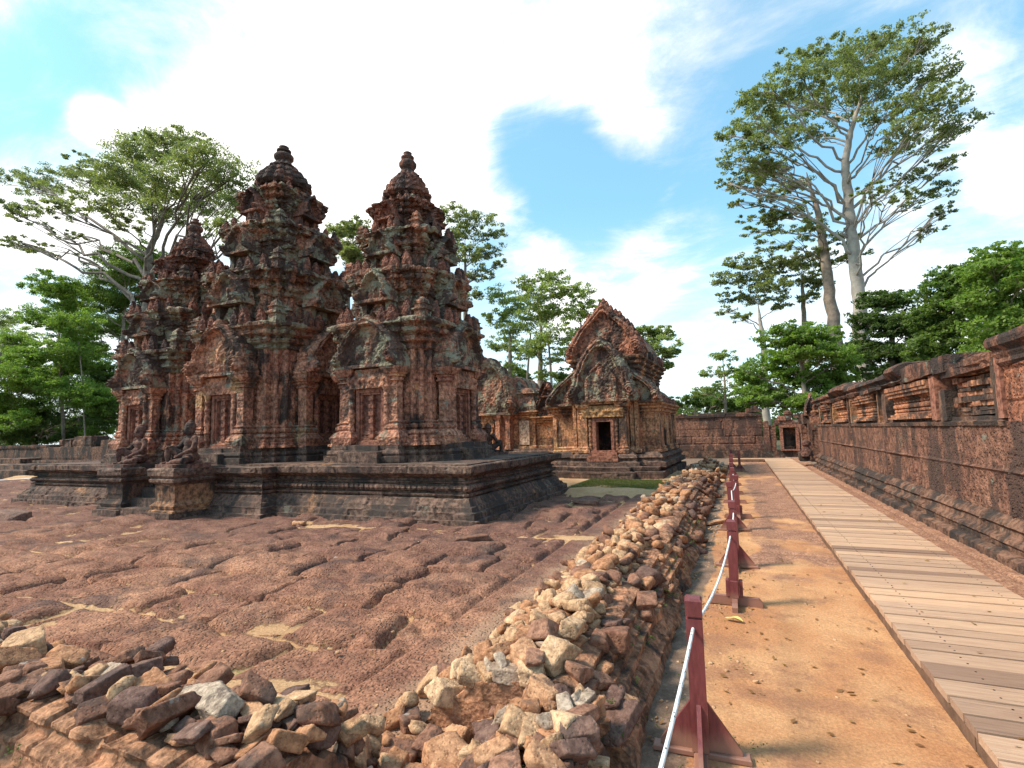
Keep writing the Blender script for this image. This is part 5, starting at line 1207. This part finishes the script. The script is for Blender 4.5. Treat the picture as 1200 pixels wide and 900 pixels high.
# dry leaf
g = G(); n_ = 14
LX = np.linspace(-.075, .075, n_); V = []
for i, u in enumerate(LX):
    wv = .03*math.sqrt(max(0, 1-(u/.077)**2))
    for v in (-1, -.5, 0, .5, 1): V.append((u, v*wv, .012+.02*abs(v)*(.6+.4*math.sin(u*40))+.01*math.cos(u*30)))
o = G().add(V, [grid(5, n_)]).build('dry_leaf', plain('yellow dry leaf', (.50, .40, .13), .7, .25, 30), None, True); o.location = (-.12, 5.02, .012); o.rotation_euler = (0, 0, R_(-20)); tag(o, 'curled yellow dry leaf lying on the sand by the second rope post', 'leaf')
# ------------------------------------------------------------ statues
def ell(c, r, n=3):
    V, F = ICO[n]; return V*np.array(r)+np.array(c), [F]
def figure():
    g = G(); H_ = 1.22
    E_ = lambda c, r: g.add(*ell(c, r))
    T_ = lambda p, r: g.add(*tube(p, r, 12))
    E_((0, .02, .12), (.17, .15, .13)); E_((0, .02, .27), (.135, .11, .16)); E_((0, 0, .42), (.165, .105, .13)); E_((-.075, -.06, .45), (.075, .05, .06)); E_((.075, -.06, .45), (.075, .05, .06)); E_((0, -.055, .27), (.10, .07, .1))
    T_([(0, .0, .5), (0, -.01, .58)], [.062, .055]); E_((0, -.02, .655), (.088, .10, .105)); E_((0, -.09, .63), (.05, .05, .045)); E_((0, -.135, .655), (.016, .02, .028))
    for s in (-1, 1):
        E_((s*.035, -.105, .68), (.018, .014, .012)); E_((s*.09, -.01, .645), (.015, .03, .05)); E_((s*.035, -.098, .70), (.028, .018, .010))
        E_((s*.185, .0, .49), (.07, .065, .07))
    E_((0, -.128, .605), (.03, .016, .010))
    g.merge(lathe(0, -.005, densify([(.70, .094), (.715, .108), (.735, .108), (.74, .098), (.765, .10), (.80, .085), (.82, .07), (.825, .05), (.85, .045), (.87, .01)], .01), 20))
    T_([(-.195, 0, .49), (-.245, -.03, .40), (-.25, -.10, .32)], [.058, .052, .042]); T_([(-.25, -.10, .32), (-.22, -.2, .33), (-.20, -.285, .345)], [.044, .036, .028]); E_((-.195, -.315, .345), (.034, .045, .02))
    T_([(.195, 0, .49), (.26, -.02, .40), (.275, -.07, .29)], [.058, .052, .042]); T_([(.275, -.07, .29), (.22, -.18, .23), (.16, -.27, .175)], [.044, .036, .028]); E_((.14, -.295, .165), (.036, .045, .02))
    for hx_, hz in ((-.195, .34), (.14, .16)):
        for q in range(4): T_([(hx_-.024+.016*q, -.31+(.03 if hx_ > 0 else 0), hz), (hx_-.026+.017*q, -.35+(.03 if hx_ > 0 else 0)-.006*(q in (1, 2)), hz-.008), (hx_-.026+.017*q, -.365+(.03 if hx_ > 0 else 0)-.006*(q in (1, 2)), hz-.028)], [.009, .0085, .007])
        T_([(hx_+.03, -.29, hz), (hx_+.05, -.32, hz-.005)], [.010, .008])
    T_([(-.10, -.02, .12), (-.19, -.17, .23), (-.23, -.30, .31)], [.095, .082, .062]); T_([(-.23, -.30, .31), (-.225, -.31, .17), (-.21, -.30, .05)], [.06, .055, .038]); T_([(-.21, -.27, .03), (-.21, -.42, .022)], [.04, .028])
    T_([(.10, -.02, .11), (.24, -.14, .10), (.33, -.24, .08)], [.098, .085, .062]); T_([(.33, -.24, .08), (.20, -.33, .065), (.03, -.35, .05)], [.06, .052, .036]); T_([(.05, -.33, .035), (-.08, -.38, .028)], [.036, .026])
    g.merge(gbox(-.16, .16, -.02, .17, -.01, .06, .05))
    o = g.build('tmp_body', STAT); md = o.modifiers.new('r', 'REMESH'); md.mode = 'VOXEL'; md.voxel_size = .0085
    sm = o.modifiers.new('s', 'SMOOTH'); sm.iterations = 3; sm.factor = .5
    dg = bpy.context.evaluated_depsgraph_get(); me = bpy.data.meshes.new_from_object(o.evaluated_get(dg)); me.name = 'body'
    me.polygons.foreach_set('use_smooth', [True]*len(me.polygons)); bpy.data.objects.remove(o); 
    if not me.materials: me.materials.append(STAT)
    return me
fig = figure()
def statue(x, y, z, s, az, label, first=[True]):
    root = thing('guardian_statue', label, 'statue', (x, y, z), 'seated guardian statues on the platform')
    o = bpy.data.objects.new('body', fig); COL.objects.link(o); o.parent = root; o.location = (0, 0, .07*s)
    gbox(x-.38*s, x+.40*s, y-.46*s, y+.22*s, z-.01, z+.085*s, .05).displace(rough(.008, 5)).build('seat_slab', STAT, root)
    root.rotation_euler = (0, 0, az); o.scale = (s, s, s)
statue(-13.42, 7.95, 1.10, 1.12, R_(-8), 'left one of two seated stone guardians, knee raised, on the darker stair pedestal')
statue(-11.58, 7.95, 1.10, 1.16, R_(-12), 'right one of two seated stone guardians, above the yellow stone pedestal')
statue(-6.35, 12.9, 1.10, .95, R_(165), 'small crouching guardian seen from behind at the platform corner right of the towers')
# ------------------------------------------------------------ trees
trs = np.random.RandomState(3)
def leaves(centers, radii, n_each, size, tilt=.9, flat=.5):
    """centers (k,3), radii (k,), leaves per tuft; returns V, F, tone"""
    k = len(centers); idx = np.repeat(np.arange(k), n_each); n = len(idx)
    u = trs.normal(0, 1, (n, 3)); u /= np.linalg.norm(u, axis=1, keepdims=True); r = trs.rand(n)**.5
    c = centers[idx]+u*(r*radii[idx])[:, None]*np.array([1, 1, flat])
    nrm = trs.normal(0, tilt, (n, 3))+np.array([0, 0, 1.0]); nrm /= np.linalg.norm(nrm, axis=1, keepdims=True)
    a = np.cross(nrm, trs.normal(0, 1, (n, 3))); a /= np.linalg.norm(a, axis=1, keepdims=True); b = np.cross(nrm, a)
    s = size*(.6+.8*trs.rand(n))[:, None]
    V = np.stack([c-a*s*.5, c+b*s*.28+a*s*.05-nrm*s*.06, c+a*s*.5-nrm*s*.12, c-b*s*.28+a*s*.05-nrm*s*.06], 1).reshape(-1, 3)
    tone = np.clip(trs.rand(k)[idx]*.6+trs.rand(n)*.4, 0, 1)
    return V, np.arange(n*4).reshape(-1, 4), np.repeat(tone, 4)
def tree(name, label, Y, trunk, ells, leaf, bark, lsize=.3, cover=2.2, group=None, depth=.55, cat='tree', clump=1.3, stems=None, lower=.45, br=1.0):
    """trunk: [(px,py,radius m)] from base up; ells: [(px,py,rx,ry)]"""
    b0 = at(trunk[0][0], trunk[0][1], Y); root = thing(name, label, cat, (b0[0], Y, 0), group)
    tp = [np.array([b0[0], Y, -.2])]+[at(px, py, Y) for px, py, r in trunk]; tr_ = [trunk[0][2]*1.15]+[r for px, py, r in trunk]
    if tp[1][2] < 0: tp = tp[1:]; tr_ = tr_[1:]
    if len(tp) < 2: tp.append(tp[0]+np.array([0, 0, 2])); tr_.append(tr_[0]*.7)
    tr_ = list(tr_); tp.append(tp[-1]+(tp[-1]-tp[-2])*.25+np.array([0, 0, .5])); tr_.append(tr_[-1]*.25)
    # smooth the trunk line
    def smooth(P, R, n=6):
        P = np.array(P); t = np.linspace(0, len(P)-1, (len(P)-1)*n+1); Q = np.stack([np.interp(t, np.arange(len(P)), P[:, c]) for c in range(3)], 1)
        for _ in range(3): Q[1:-1] = (Q[:-2]+2*Q[1:-1]+Q[2:])/4
        return Q, np.interp(t, np.arange(len(P)), R)
    TP, TR = smooth(tp, tr_); w = G(); w.add(*tube(TP+.12*TR[:, None]*trs.normal(0, 1, TP.shape), TR, 12))
    for st in (stems or []): SP, SR = smooth([np.array([at(st[0][0], st[0][1], Y+st[0][3])[0], Y+st[0][3], -.2])]+[at(p_[0], p_[1], Y+p_[3]) for p_ in st], [st[0][2]]+[p_[2] for p_ in st]); w.add(*tube(SP, SR, 8))
    cen = []; rad = []; tot = 0
    mz = max(at(e_[0], e_[1], Y)[2] for e_ in ells)
    X0, X1 = min(e_[0]-e_[2] for e_ in ells), max(e_[0]+e_[2] for e_ in ells); Rpx = (X1-X0)/2; Xc = (X0+X1)/2
    nl_ = []
    if cover > 1.9:      # dense crowns carry a second, jittered set of leaf masses
        ells = [(a_, b_, c_*1.12, d_*1.12) for a_, b_, c_, d_ in ells]+[(a_+trs.uniform(-.9, .9)*c_, b_+trs.uniform(-.2, .9)*d_, c_*.85, d_*.85) for a_, b_, c_, d_ in ells]
    else: ells = [(a_, b_, c_*1.06, d_*1.12) for a_, b_, c_, d_ in ells]
    for (px, py, rx, ry) in ells:
        k = math.sqrt(max(.1, 1-((px-Xc)/Rpx)**2)); dist = np.linalg.norm(at(px, py, Y)-np.array([0, 0, 1.7])); mpp = Y/float(ray(px, py)[1]) if False else dist/np.linalg.norm(ray(px, py))
        off = trs.uniform(-1, 1)*depth*Rpx*mpp*k; c = at(px, py, Y+off); mp2 = mpp*(Y+off)/Y; RX, RZ = rx*mp2, ry*mp2; RY = RX*.85
        # limb from the trunk
        hd = np.hypot(TP[:, 0]-c[0], TP[:, 1]-c[1]); want = c[2]-lower*hd-RZ*.3
        i0 = int(np.argmin(np.abs(TP[:, 2]-want)+(TP[:, 2] < TP[-1, 2]*.35)*50)); s_ = TP[i0]; r0 = min(TR[i0]*.5, TR[0]*.32, .0105*np.linalg.norm(c-s_)+.03)*br
        d_ = c-s_; m1 = s_+d_*.4+np.array([0, 0, np.linalg.norm(d_)*.10])+trs.normal(0, .05*np.linalg.norm(d_)+.01, 3); t = np.linspace(0, 1, 12)[:, None]
        Q = (1-t)**2*s_+2*t*(1-t)*m1+t*t*c; Q[1:-1] += trs.normal(0, .02*np.linalg.norm(d_), (10, 3)); w.add(*tube(Q, np.linspace(r0, r0*.32, 12), 7))
        nsub = max(5, int(7*clump)); ends = []
        for q in range(nsub):
            u = trs.normal(0, 1, 3); u /= np.linalg.norm(u); u[2] = abs(u[2])*.9-.25; e2 = c+u*np.array([RX, RY, RZ])*.78; ii = trs.randint(5, 12); s2 = Q[ii]
            m2 = (s2+e2)/2+np.array([0, 0, .06*np.linalg.norm(e2-s2)])+trs.normal(0, .04*np.linalg.norm(e2-s2)+.001, 3); t = np.linspace(0, 1, 7)[:, None]; B = (1-t)**2*s2+2*t*(1-t)*m2+t*t*e2; w.add(*tube(B, np.linspace(r0*.34, .010+r0*.06, 7), 5)); ends.append(B)
        # tufts: along the twigs and in the shell
        nt = int(max(20, 48*clump*(rx*ry)/(30*18)**1))
        cc_ = []
        for q in range(nt):
            if trs.rand() < .45: B = ends[trs.randint(len(ends))]; p = B[trs.randint(3, 7)]+trs.normal(0, .12*RX, 3)*np.array([1, 1, .5])
            else:
                u = trs.normal(0, 1, 3); u /= np.linalg.norm(u); u[2] = u[2]*.7+.25; p = c+u*np.array([RX, RY, RZ])*(.55+.5*trs.rand())
            cc_.append(p)
        rt = (.12+.14*trs.rand(nt))*min(RX, RZ*1.6)+lsize*.4
        cen.append(np.array(cc_)); rad.append(rt)
        n_l = 2.0*cover*math.pi*rx*ry/((lsize/mp2)**2*.30); nl_.append(np.full(nt, max(5, int(n_l/nt))))
    cen = np.concatenate(cen); rad = np.concatenate(rad); V, F, tone = leaves(cen, rad, np.concatenate(nl_), lsize)
    w.build('trunk', bark, root, True); G().add(V, [F], tone).build('crown', LEAF[leaf], root, False, 'tone')
    return root
# left: great spreading tree behind the towers
tree('spreading_tree', 'huge spreading tree rising behind the left tower, long bare limbs reaching left', 34, [(173, 500, .55), (172, 430, .5), (172, 370, .46), (171, 325, .42), (176, 290, .34), (190, 262, .2)],
     [(35, 220, 34, 15), (85, 212, 34, 15), (130, 205, 34, 22), (160, 185, 34, 22), (200, 175, 36, 20), (240, 190, 36, 22), (275, 205, 28, 18), (288, 232, 22, 20), (215, 215, 45, 22), (160, 225, 40, 18), (115, 238, 36, 13), (60, 245, 30, 10), (20, 250, 24, 12), (15, 285, 20, 8), (50, 293, 26, 7), (75, 276, 20, 6), (250, 240, 36, 18), (200, 250, 40, 16), (150, 262, 30, 10), (262, 268, 26, 14), (225, 160, 24, 8), (175, 165, 22, 8), (95, 188, 20, 8)],
     'olive', BARKD, 0.210, 1.75, lower=.5, depth=.5, br=1.0)
tree('dark_tree', 'dark dense tree under the spreading tree, left of the towers', 40, [(140, 500, .3), (142, 430, .25), (146, 360, .15)], [(155, 300, 34, 18), (185, 315, 26, 18), (130, 325, 28, 18), (105, 345, 30, 18), (150, 350, 34, 20), (120, 385, 34, 20), (165, 385, 28, 20), (95, 410, 24, 20)], 'mid', BARKM, 0.210, 2.2)
tree('bamboo_like_tree', 'tall light green tree with thin upright stems at the left', 30, [(75, 525, .16), (72, 450, .13), (68, 380, .08)], [(65, 335, 24, 16), (80, 352, 26, 18), (52, 375, 24, 20), (90, 385, 26, 22), (70, 415, 30, 22), (100, 430, 30, 24), (55, 450, 28, 22), (85, 465, 34, 24), (115, 470, 26, 26), (118, 505, 20, 16)], 'bright', BARKM, 0.182, 2.4,
     stems=[[(100, 525, .07, -1.5), (97, 450, .06, -1.5), (92, 400, .04, -1.5)], [(112, 525, .06, 1), (110, 450, .05, 1), (108, 410, .03, 1)]])
tree('yellow_green_tree', 'yellow green leafy tree cut by the left edge of the photo', 27, [(-8, 525, .18), (-5, 460, .14), (0, 420, .08)], [(8, 405, 26, 18), (-15, 425, 30, 20), (30, 425, 20, 16), (10, 440, 34, 18), (40, 455, 24, 16), (-20, 460, 30, 24), (15, 480, 34, 20)], 'bright', BARKM, 0.168, 2.4)
tree('feathery_tree', 'grey green feathery tree high at the left edge behind the yellow green one', 45, [(8, 500, .2), (5, 430, .16), (2, 390, .1)], [(5, 375, 20, 14), (-15, 385, 26, 16), (22, 395, 18, 12), (40, 400, 16, 10), (0, 410, 30, 14)], 'pale', BARKM, 0.210, 1.7)
tree('shady_tree', 'deep green tree filling the gap above the far left wall', 33, [(40, 525, .2), (38, 490, .15)], [(10, 500, 36, 18), (45, 490, 34, 22), (30, 515, 40, 14), (85, 505, 28, 20), (130, 490, 26, 26), (125, 450, 22, 24), (105, 515, 30, 12)], 'dark', BARKM, 0.182, 2.8)
# behind and between the towers
tree('tree_behind_towers', 'grey green crown showing in the gap between the two right hand towers', 38, [(408, 500, .3), (408, 400, .25), (408, 320, .15)], [(395, 272, 18, 12), (415, 265, 16, 10), (425, 280, 16, 14), (402, 292, 22, 12), (420, 305, 20, 14)], 'olive', BARKD, 0.210, 2.0)
tree('open_crowned_tree', 'loose open crowned tree right of the right hand tower', 40, [(548, 480, .3), (546, 400, .25), (545, 340, .16), (545, 300, .1)], [(530, 252, 20, 12), (558, 258, 22, 12), (578, 275, 16, 12), (540, 275, 26, 14), (572, 298, 20, 12), (548, 300, 24, 14), (586, 310, 10, 8), (562, 322, 20, 12), (550, 345, 18, 10), (528, 290, 18, 14)], 'olive', BARKD, 0.196, 1.35)
grp = 'slender trees behind the ruined hall'
tree('slender_tree', 'left one of the slender pale green trees behind the ruined hall', 42, [(596, 500, .22), (598, 440, .2), (598, 400, .14)], [(590, 350, 22, 14), (610, 362, 22, 16), (582, 375, 18, 14), (602, 385, 24, 16), (590, 405, 22, 14), (612, 415, 20, 14), (595, 432, 18, 12)], 'pale', BARKM, 0.196, 1.45, grp)
tree('slender_tree', 'tallest, middle one of the slender pale green trees behind the ruined hall', 40, [(634, 500, .25), (633, 440, .22), (634, 390, .15)], [(622, 332, 22, 12), (645, 328, 22, 12), (660, 340, 20, 14), (632, 348, 30, 16), (655, 365, 24, 16), (628, 375, 26, 16), (645, 395, 28, 16), (625, 410, 24, 14), (655, 420, 20, 12), (640, 440, 16, 10)], 'pale', BARKM, 0.196, 1.45, grp,
     stems=[[(615, 500, .12, 2), (618, 440, .1, 2), (622, 390, .06, 2)], [(648, 500, .12, -1), (646, 440, .1, -1), (642, 390, .06, -1)]])
tree('slender_tree', 'right one of the slender pale green trees, close beside the library gable', 44, [(682, 500, .2), (682, 440, .17), (681, 390, .12)], [(680, 345, 18, 14), (690, 360, 14, 14), (672, 372, 20, 14), (684, 392, 16, 12), (670, 405, 16, 12)], 'pale', BARKM, 0.196, 1.3, grp)
tree('shady_tree', 'dark green undergrowth tree at the foot of the slender trees', 46, [(630, 500, .15), (630, 470, .1)], [(590, 455, 26, 16), (620, 465, 28, 14), (650, 460, 24, 16), (680, 465, 20, 14), (600, 440, 20, 12), (665, 440, 14, 12)], 'mid', BARKM, 0.196, 2.2)
tree('small_round_tree', 'round topped tree showing just right of the library roof', 40, [(768, 500, .22), (766, 440, .18), (764, 405, .12)], [(760, 390, 18, 9), (778, 392, 16, 10), (750, 402, 12, 10), (772, 408, 24, 12), (788, 415, 12, 10), (778, 428, 12, 9), (762, 420, 12, 8)], 'pale', BARKM, 0.168, 2.0)
# low trees beyond the cross wall
tree('sapling_cluster', 'thin pale leaved small tree above the cross wall, right of the library', 44, [(850, 500, .12), (850, 460, .1), (848, 435, .06)], [(848, 420, 18, 10), (836, 438, 16, 10), (862, 438, 18, 12), (846, 455, 22, 10), (825, 462, 16, 8)], 'pale', BARKM, 0.182, 1.5)
tree('wall_top_bush', 'low green bush line showing over the cross wall', 50, [(815, 500, .1), (815, 480, .08)], [(800, 472, 14, 8), (818, 470, 16, 10), (838, 474, 18, 10), (858, 472, 16, 12), (875, 478, 14, 10)], 'mid', BARKM, 0.182, 2.4, None, .55, 'bush')
tree('bright_leafy_tree', 'bright green leafy tree in front of the tall pale trunk', 34, [(944, 480, .16), (942, 450, .12), (938, 420, .08)], [(935, 388, 26, 12), (960, 395, 24, 14), (912, 400, 24, 14), (938, 412, 34, 16), (970, 418, 26, 16), (905, 425, 26, 16), (935, 440, 34, 16), (965, 450, 30, 16), (900, 452, 28, 16), (882, 440, 18, 14), (920, 470, 34, 16), (955, 472, 30, 14), (988, 440, 18, 14), (884, 470, 22, 14)], 'bright', BARKM, 0.168, 2.5)
tree('broad_crown_tree', 'medium tree with rounded open crown left of the tall pair', 55, [(897, 470, .34), (896, 430, .3), (894, 395, .24), (890, 370, .14)], [(870, 310, 24, 11), (895, 305, 24, 10), (915, 315, 20, 12), (855, 328, 20, 12), (882, 328, 26, 12), (908, 336, 22, 12), (862, 348, 20, 10), (890, 352, 26, 10), (915, 358, 16, 9), (850, 365, 10, 6), (868, 372, 14, 7)], 'olive', BARKW, 0.238, 1.7)
tree('thin_grey_tree', 'thin grey trunked tree between the broad crowned tree and the tall pair', 58, [(946, 470, .28), (944, 400, .25), (941, 350, .2), (940, 330, .12)], [(935, 308, 22, 10), (955, 312, 22, 11), (938, 328, 26, 11), (962, 335, 18, 10), (945, 350, 20, 9)], 'olive', BARKM, 0.238, 1.6)
grp = 'tall pair of silk cotton trees beyond the wall'
tree('tall_tree', 'slightly shorter grey trunked one of the tall pair, leaning left', 56, [(985, 470, .66), (980, 400, .58), (972, 340, .48), (964, 280, .38), (958, 245, .26), (948, 215, .14)],
     [(872, 218, 24, 9), (900, 205, 26, 11), (930, 215, 26, 11), (895, 255, 26, 9), (925, 250, 28, 9), (890, 270, 26, 7), (955, 265, 24, 9), (985, 280, 26, 10), (1000, 300, 18, 8), (915, 285, 30, 8), (945, 300, 30, 9), (905, 230, 20, 8), (860, 240, 12, 6)], 'olive', BARKM, 0.238, 1.8, grp, br=.9)
tree('tall_tree', 'tallest tree with smooth pale trunk and vast umbrella crown', 50, [(1013, 455, .66), (1010, 400, .55), (1004, 330, .48), (998, 270, .43), (993, 225, .37), (990, 190, .30), (996, 155, .22), (1008, 120, .12)],
     [(1050, 42, 32, 12), (1085, 48, 22, 14), (1015, 55, 30, 14), (975, 72, 32, 14), (940, 92, 30, 14), (905, 108, 28, 13), (1060, 72, 38, 16), (1020, 92, 38, 16), (975, 108, 38, 15), (930, 128, 34, 14), (885, 140, 30, 15), (862, 160, 22, 14), (1095, 90, 26, 16), (1110, 120, 28, 15), (1125, 145, 24, 14), (1080, 118, 34, 14), (1040, 130, 32, 12), (905, 165, 32, 13), (950, 158, 32, 11), (868, 185, 24, 14), (1095, 165, 30, 14), (1050, 170, 28, 10), (905, 190, 28, 10), (1115, 190, 18, 10), (1070, 205, 28, 9), (1100, 225, 22, 11), (1108, 250, 12, 14), (1095, 268, 12, 8), (1045, 232, 28, 7), (1020, 222, 22, 6), (855, 215, 18, 8), (1000, 75, 30, 14), (925, 75, 28, 11), (888, 118, 28, 13), (960, 55, 26, 10), (1035, 100, 36, 14), (990, 128, 34, 13), (915, 148, 32, 13), (1065, 150, 32, 12), (880, 200, 26, 10)],
     'olive', BARKW, 0.21, 1.5, grp, lower=.75, depth=.6, br=.95)
# right: forest edge
tree('forest_tree', 'dark green tree just right of the tall pale trunk', 42, [(1045, 470, .3), (1045, 430, .25), (1045, 390, .15)], [(1030, 352, 24, 14), (1055, 358, 22, 14), (1020, 378, 22, 16), (1048, 385, 28, 18), (1075, 385, 20, 16), (1035, 412, 30, 18), (1068, 418, 28, 18), (1010, 405, 20, 18), (1040, 440, 34, 16)], 'dark', BARKM, 0.196, 2.4)
tree('forest_tree', 'mid green tree above the broken wall top, right of the dark one', 38, [(1105, 470, .3), (1105, 430, .25), (1105, 380, .15)], [(1110, 325, 24, 14), (1135, 332, 24, 16), (1092, 345, 24, 14), (1120, 355, 30, 18), (1088, 372, 24, 16), (1118, 388, 32, 20), (1090, 405, 26, 18), (1125, 415, 34, 18), (1100, 435, 34, 14)], 'mid', BARKM, 0.182, 2.6)
tree('forest_tree', 'brightest yellow green tree at the right edge above the end pillar', 33, [(1180, 470, .3), (1180, 420, .25), (1180, 370, .15)], [(1165, 300, 26, 14), (1190, 305, 26, 14), (1215, 315, 30, 18), (1155, 322, 24, 14), (1182, 332, 34, 18), (1150, 352, 26, 16), (1180, 362, 34, 20), (1212, 360, 30, 24), (1158, 385, 28, 18), (1190, 395, 34, 20), (1165, 415, 30, 16), (1240, 390, 36, 40)], 'bright', BARKM, 0.168, 2.6)
# distant wood closing the horizon
def wood_mass():
    n = 2600; C_ = []; R2 = []
    for i in range(n):
        px = trs.uniform(-700, 1900); Y = trs.uniform(72, 84) if px > 0 else trs.uniform(55, 66)
        top = 478+9*math.sin(px*.021)+7*math.sin(px*.057+1)+(-22 if 0 < px < 150 else 0)+(-18 if px > 980 else 0)+(-40 if px < 0 or px > 1250 else 0)
        py = top+abs(trs.normal(0, 1))*26; p = at(px, py, Y)
        if p[2] < .3: p[2] = trs.uniform(.3, 3)
        C_.append(p); R2.append(trs.uniform(.8, 1.8))
    V, F, t = leaves(np.array(C_), np.array(R2), np.full(n, 34), .62, .9, .8)
    tag(G().add(V, [F], t).build('distant_wood', LEAF['dark'], None, False, 'tone'), None, None, None, 'stuff')
wood_mass()
# ------------------------------------------------------------ small growth
def weeds():
    C_ = []; R2 = []; N_ = []
    def addw(x, y, z, r, n): C_.append((x, y, z)); R2.append(r); N_.append(n)
    for i in range(260): addw(trs.uniform(-.98, -.6), trs.uniform(2.2, 9), trs.uniform(.03, .3), trs.uniform(.02, .05), 12)
    for i in range(130): x = trs.uniform(-5, -1.9); addw(x, 1.0+.12*math.sin(x*.7)+trs.uniform(.2, .55), trs.uniform(.05, .38), trs.uniform(.02, .045), 12)
    for i in range(80): addw(trs.uniform(-.6, .1), trs.uniform(2.2, 9), .01, trs.uniform(.03, .07), 9)
    for i in range(60): addw(trs.uniform(-10, -2.6), trs.uniform(3, 8.3), -.02, trs.uniform(.03, .09), 14)
    for i in range(90): addw(trs.uniform(-4.65, -4.2), trs.uniform(8.8, 14), .0, trs.uniform(.04, .09), 14)
    for i in range(25): addw(trs.uniform(2.3, 2.8), trs.uniform(3, 9), .05, trs.uniform(.02, .04), 8)
    V, F, t = leaves(np.array(C_), np.array(R2), np.array(N_)+4, .013, 1.0, .6)
    tag(G().add(V, [F], t).build('weeds', LEAF['weed'], None, False, 'tone'), None, None, None, 'stuff')
    n = 420; q = trs.rand(n); x = np.where(q < .5, trs.uniform(-.6, 1.05, n), np.where(q < .8, trs.uniform(-9, -2.1, n), trs.uniform(1.1, 2.8, n))); y = 2.0+12*trs.rand(n)**1.5
    zz = np.where(x > 2.25, .075, np.where(x > 1.04, .150, np.where(x < -1, .02, .014)))
    V, F, t = leaves(np.stack([x, y, zz], 1), np.full(n, .004), np.full(n, 1), .045, .25, .1)
    tag(G().add(V, [F], t).build('leaf_litter', LEAF['litter'], None, False, 'tone'), None, None, None, 'stuff')
    n = 9000; x = trs.uniform(-4.5, -2.0, n); y = trs.uniform(14.4, 16.9, n); C_ = np.stack([x, y, np.full(n, .10)], 1)
    V, F, t = leaves(C_, np.full(n, .05), np.full(n, 2), .028, 1.2, .4)
    tag(G().add(V, [F], t).build('mossy_grass', LEAF['moss'], None, False, 'tone'), None, None, None, 'stuff')
    g = gbox(-4.6, -1.9, 14.3, 17.0, -.02, .09, .08).displace(rough(.02, 2)); o = g.build('moss_bank', plain('damp moss soil', (.12, .11, .05), .95, .4, 5)); o['kind'] = 'structure'
weeds()
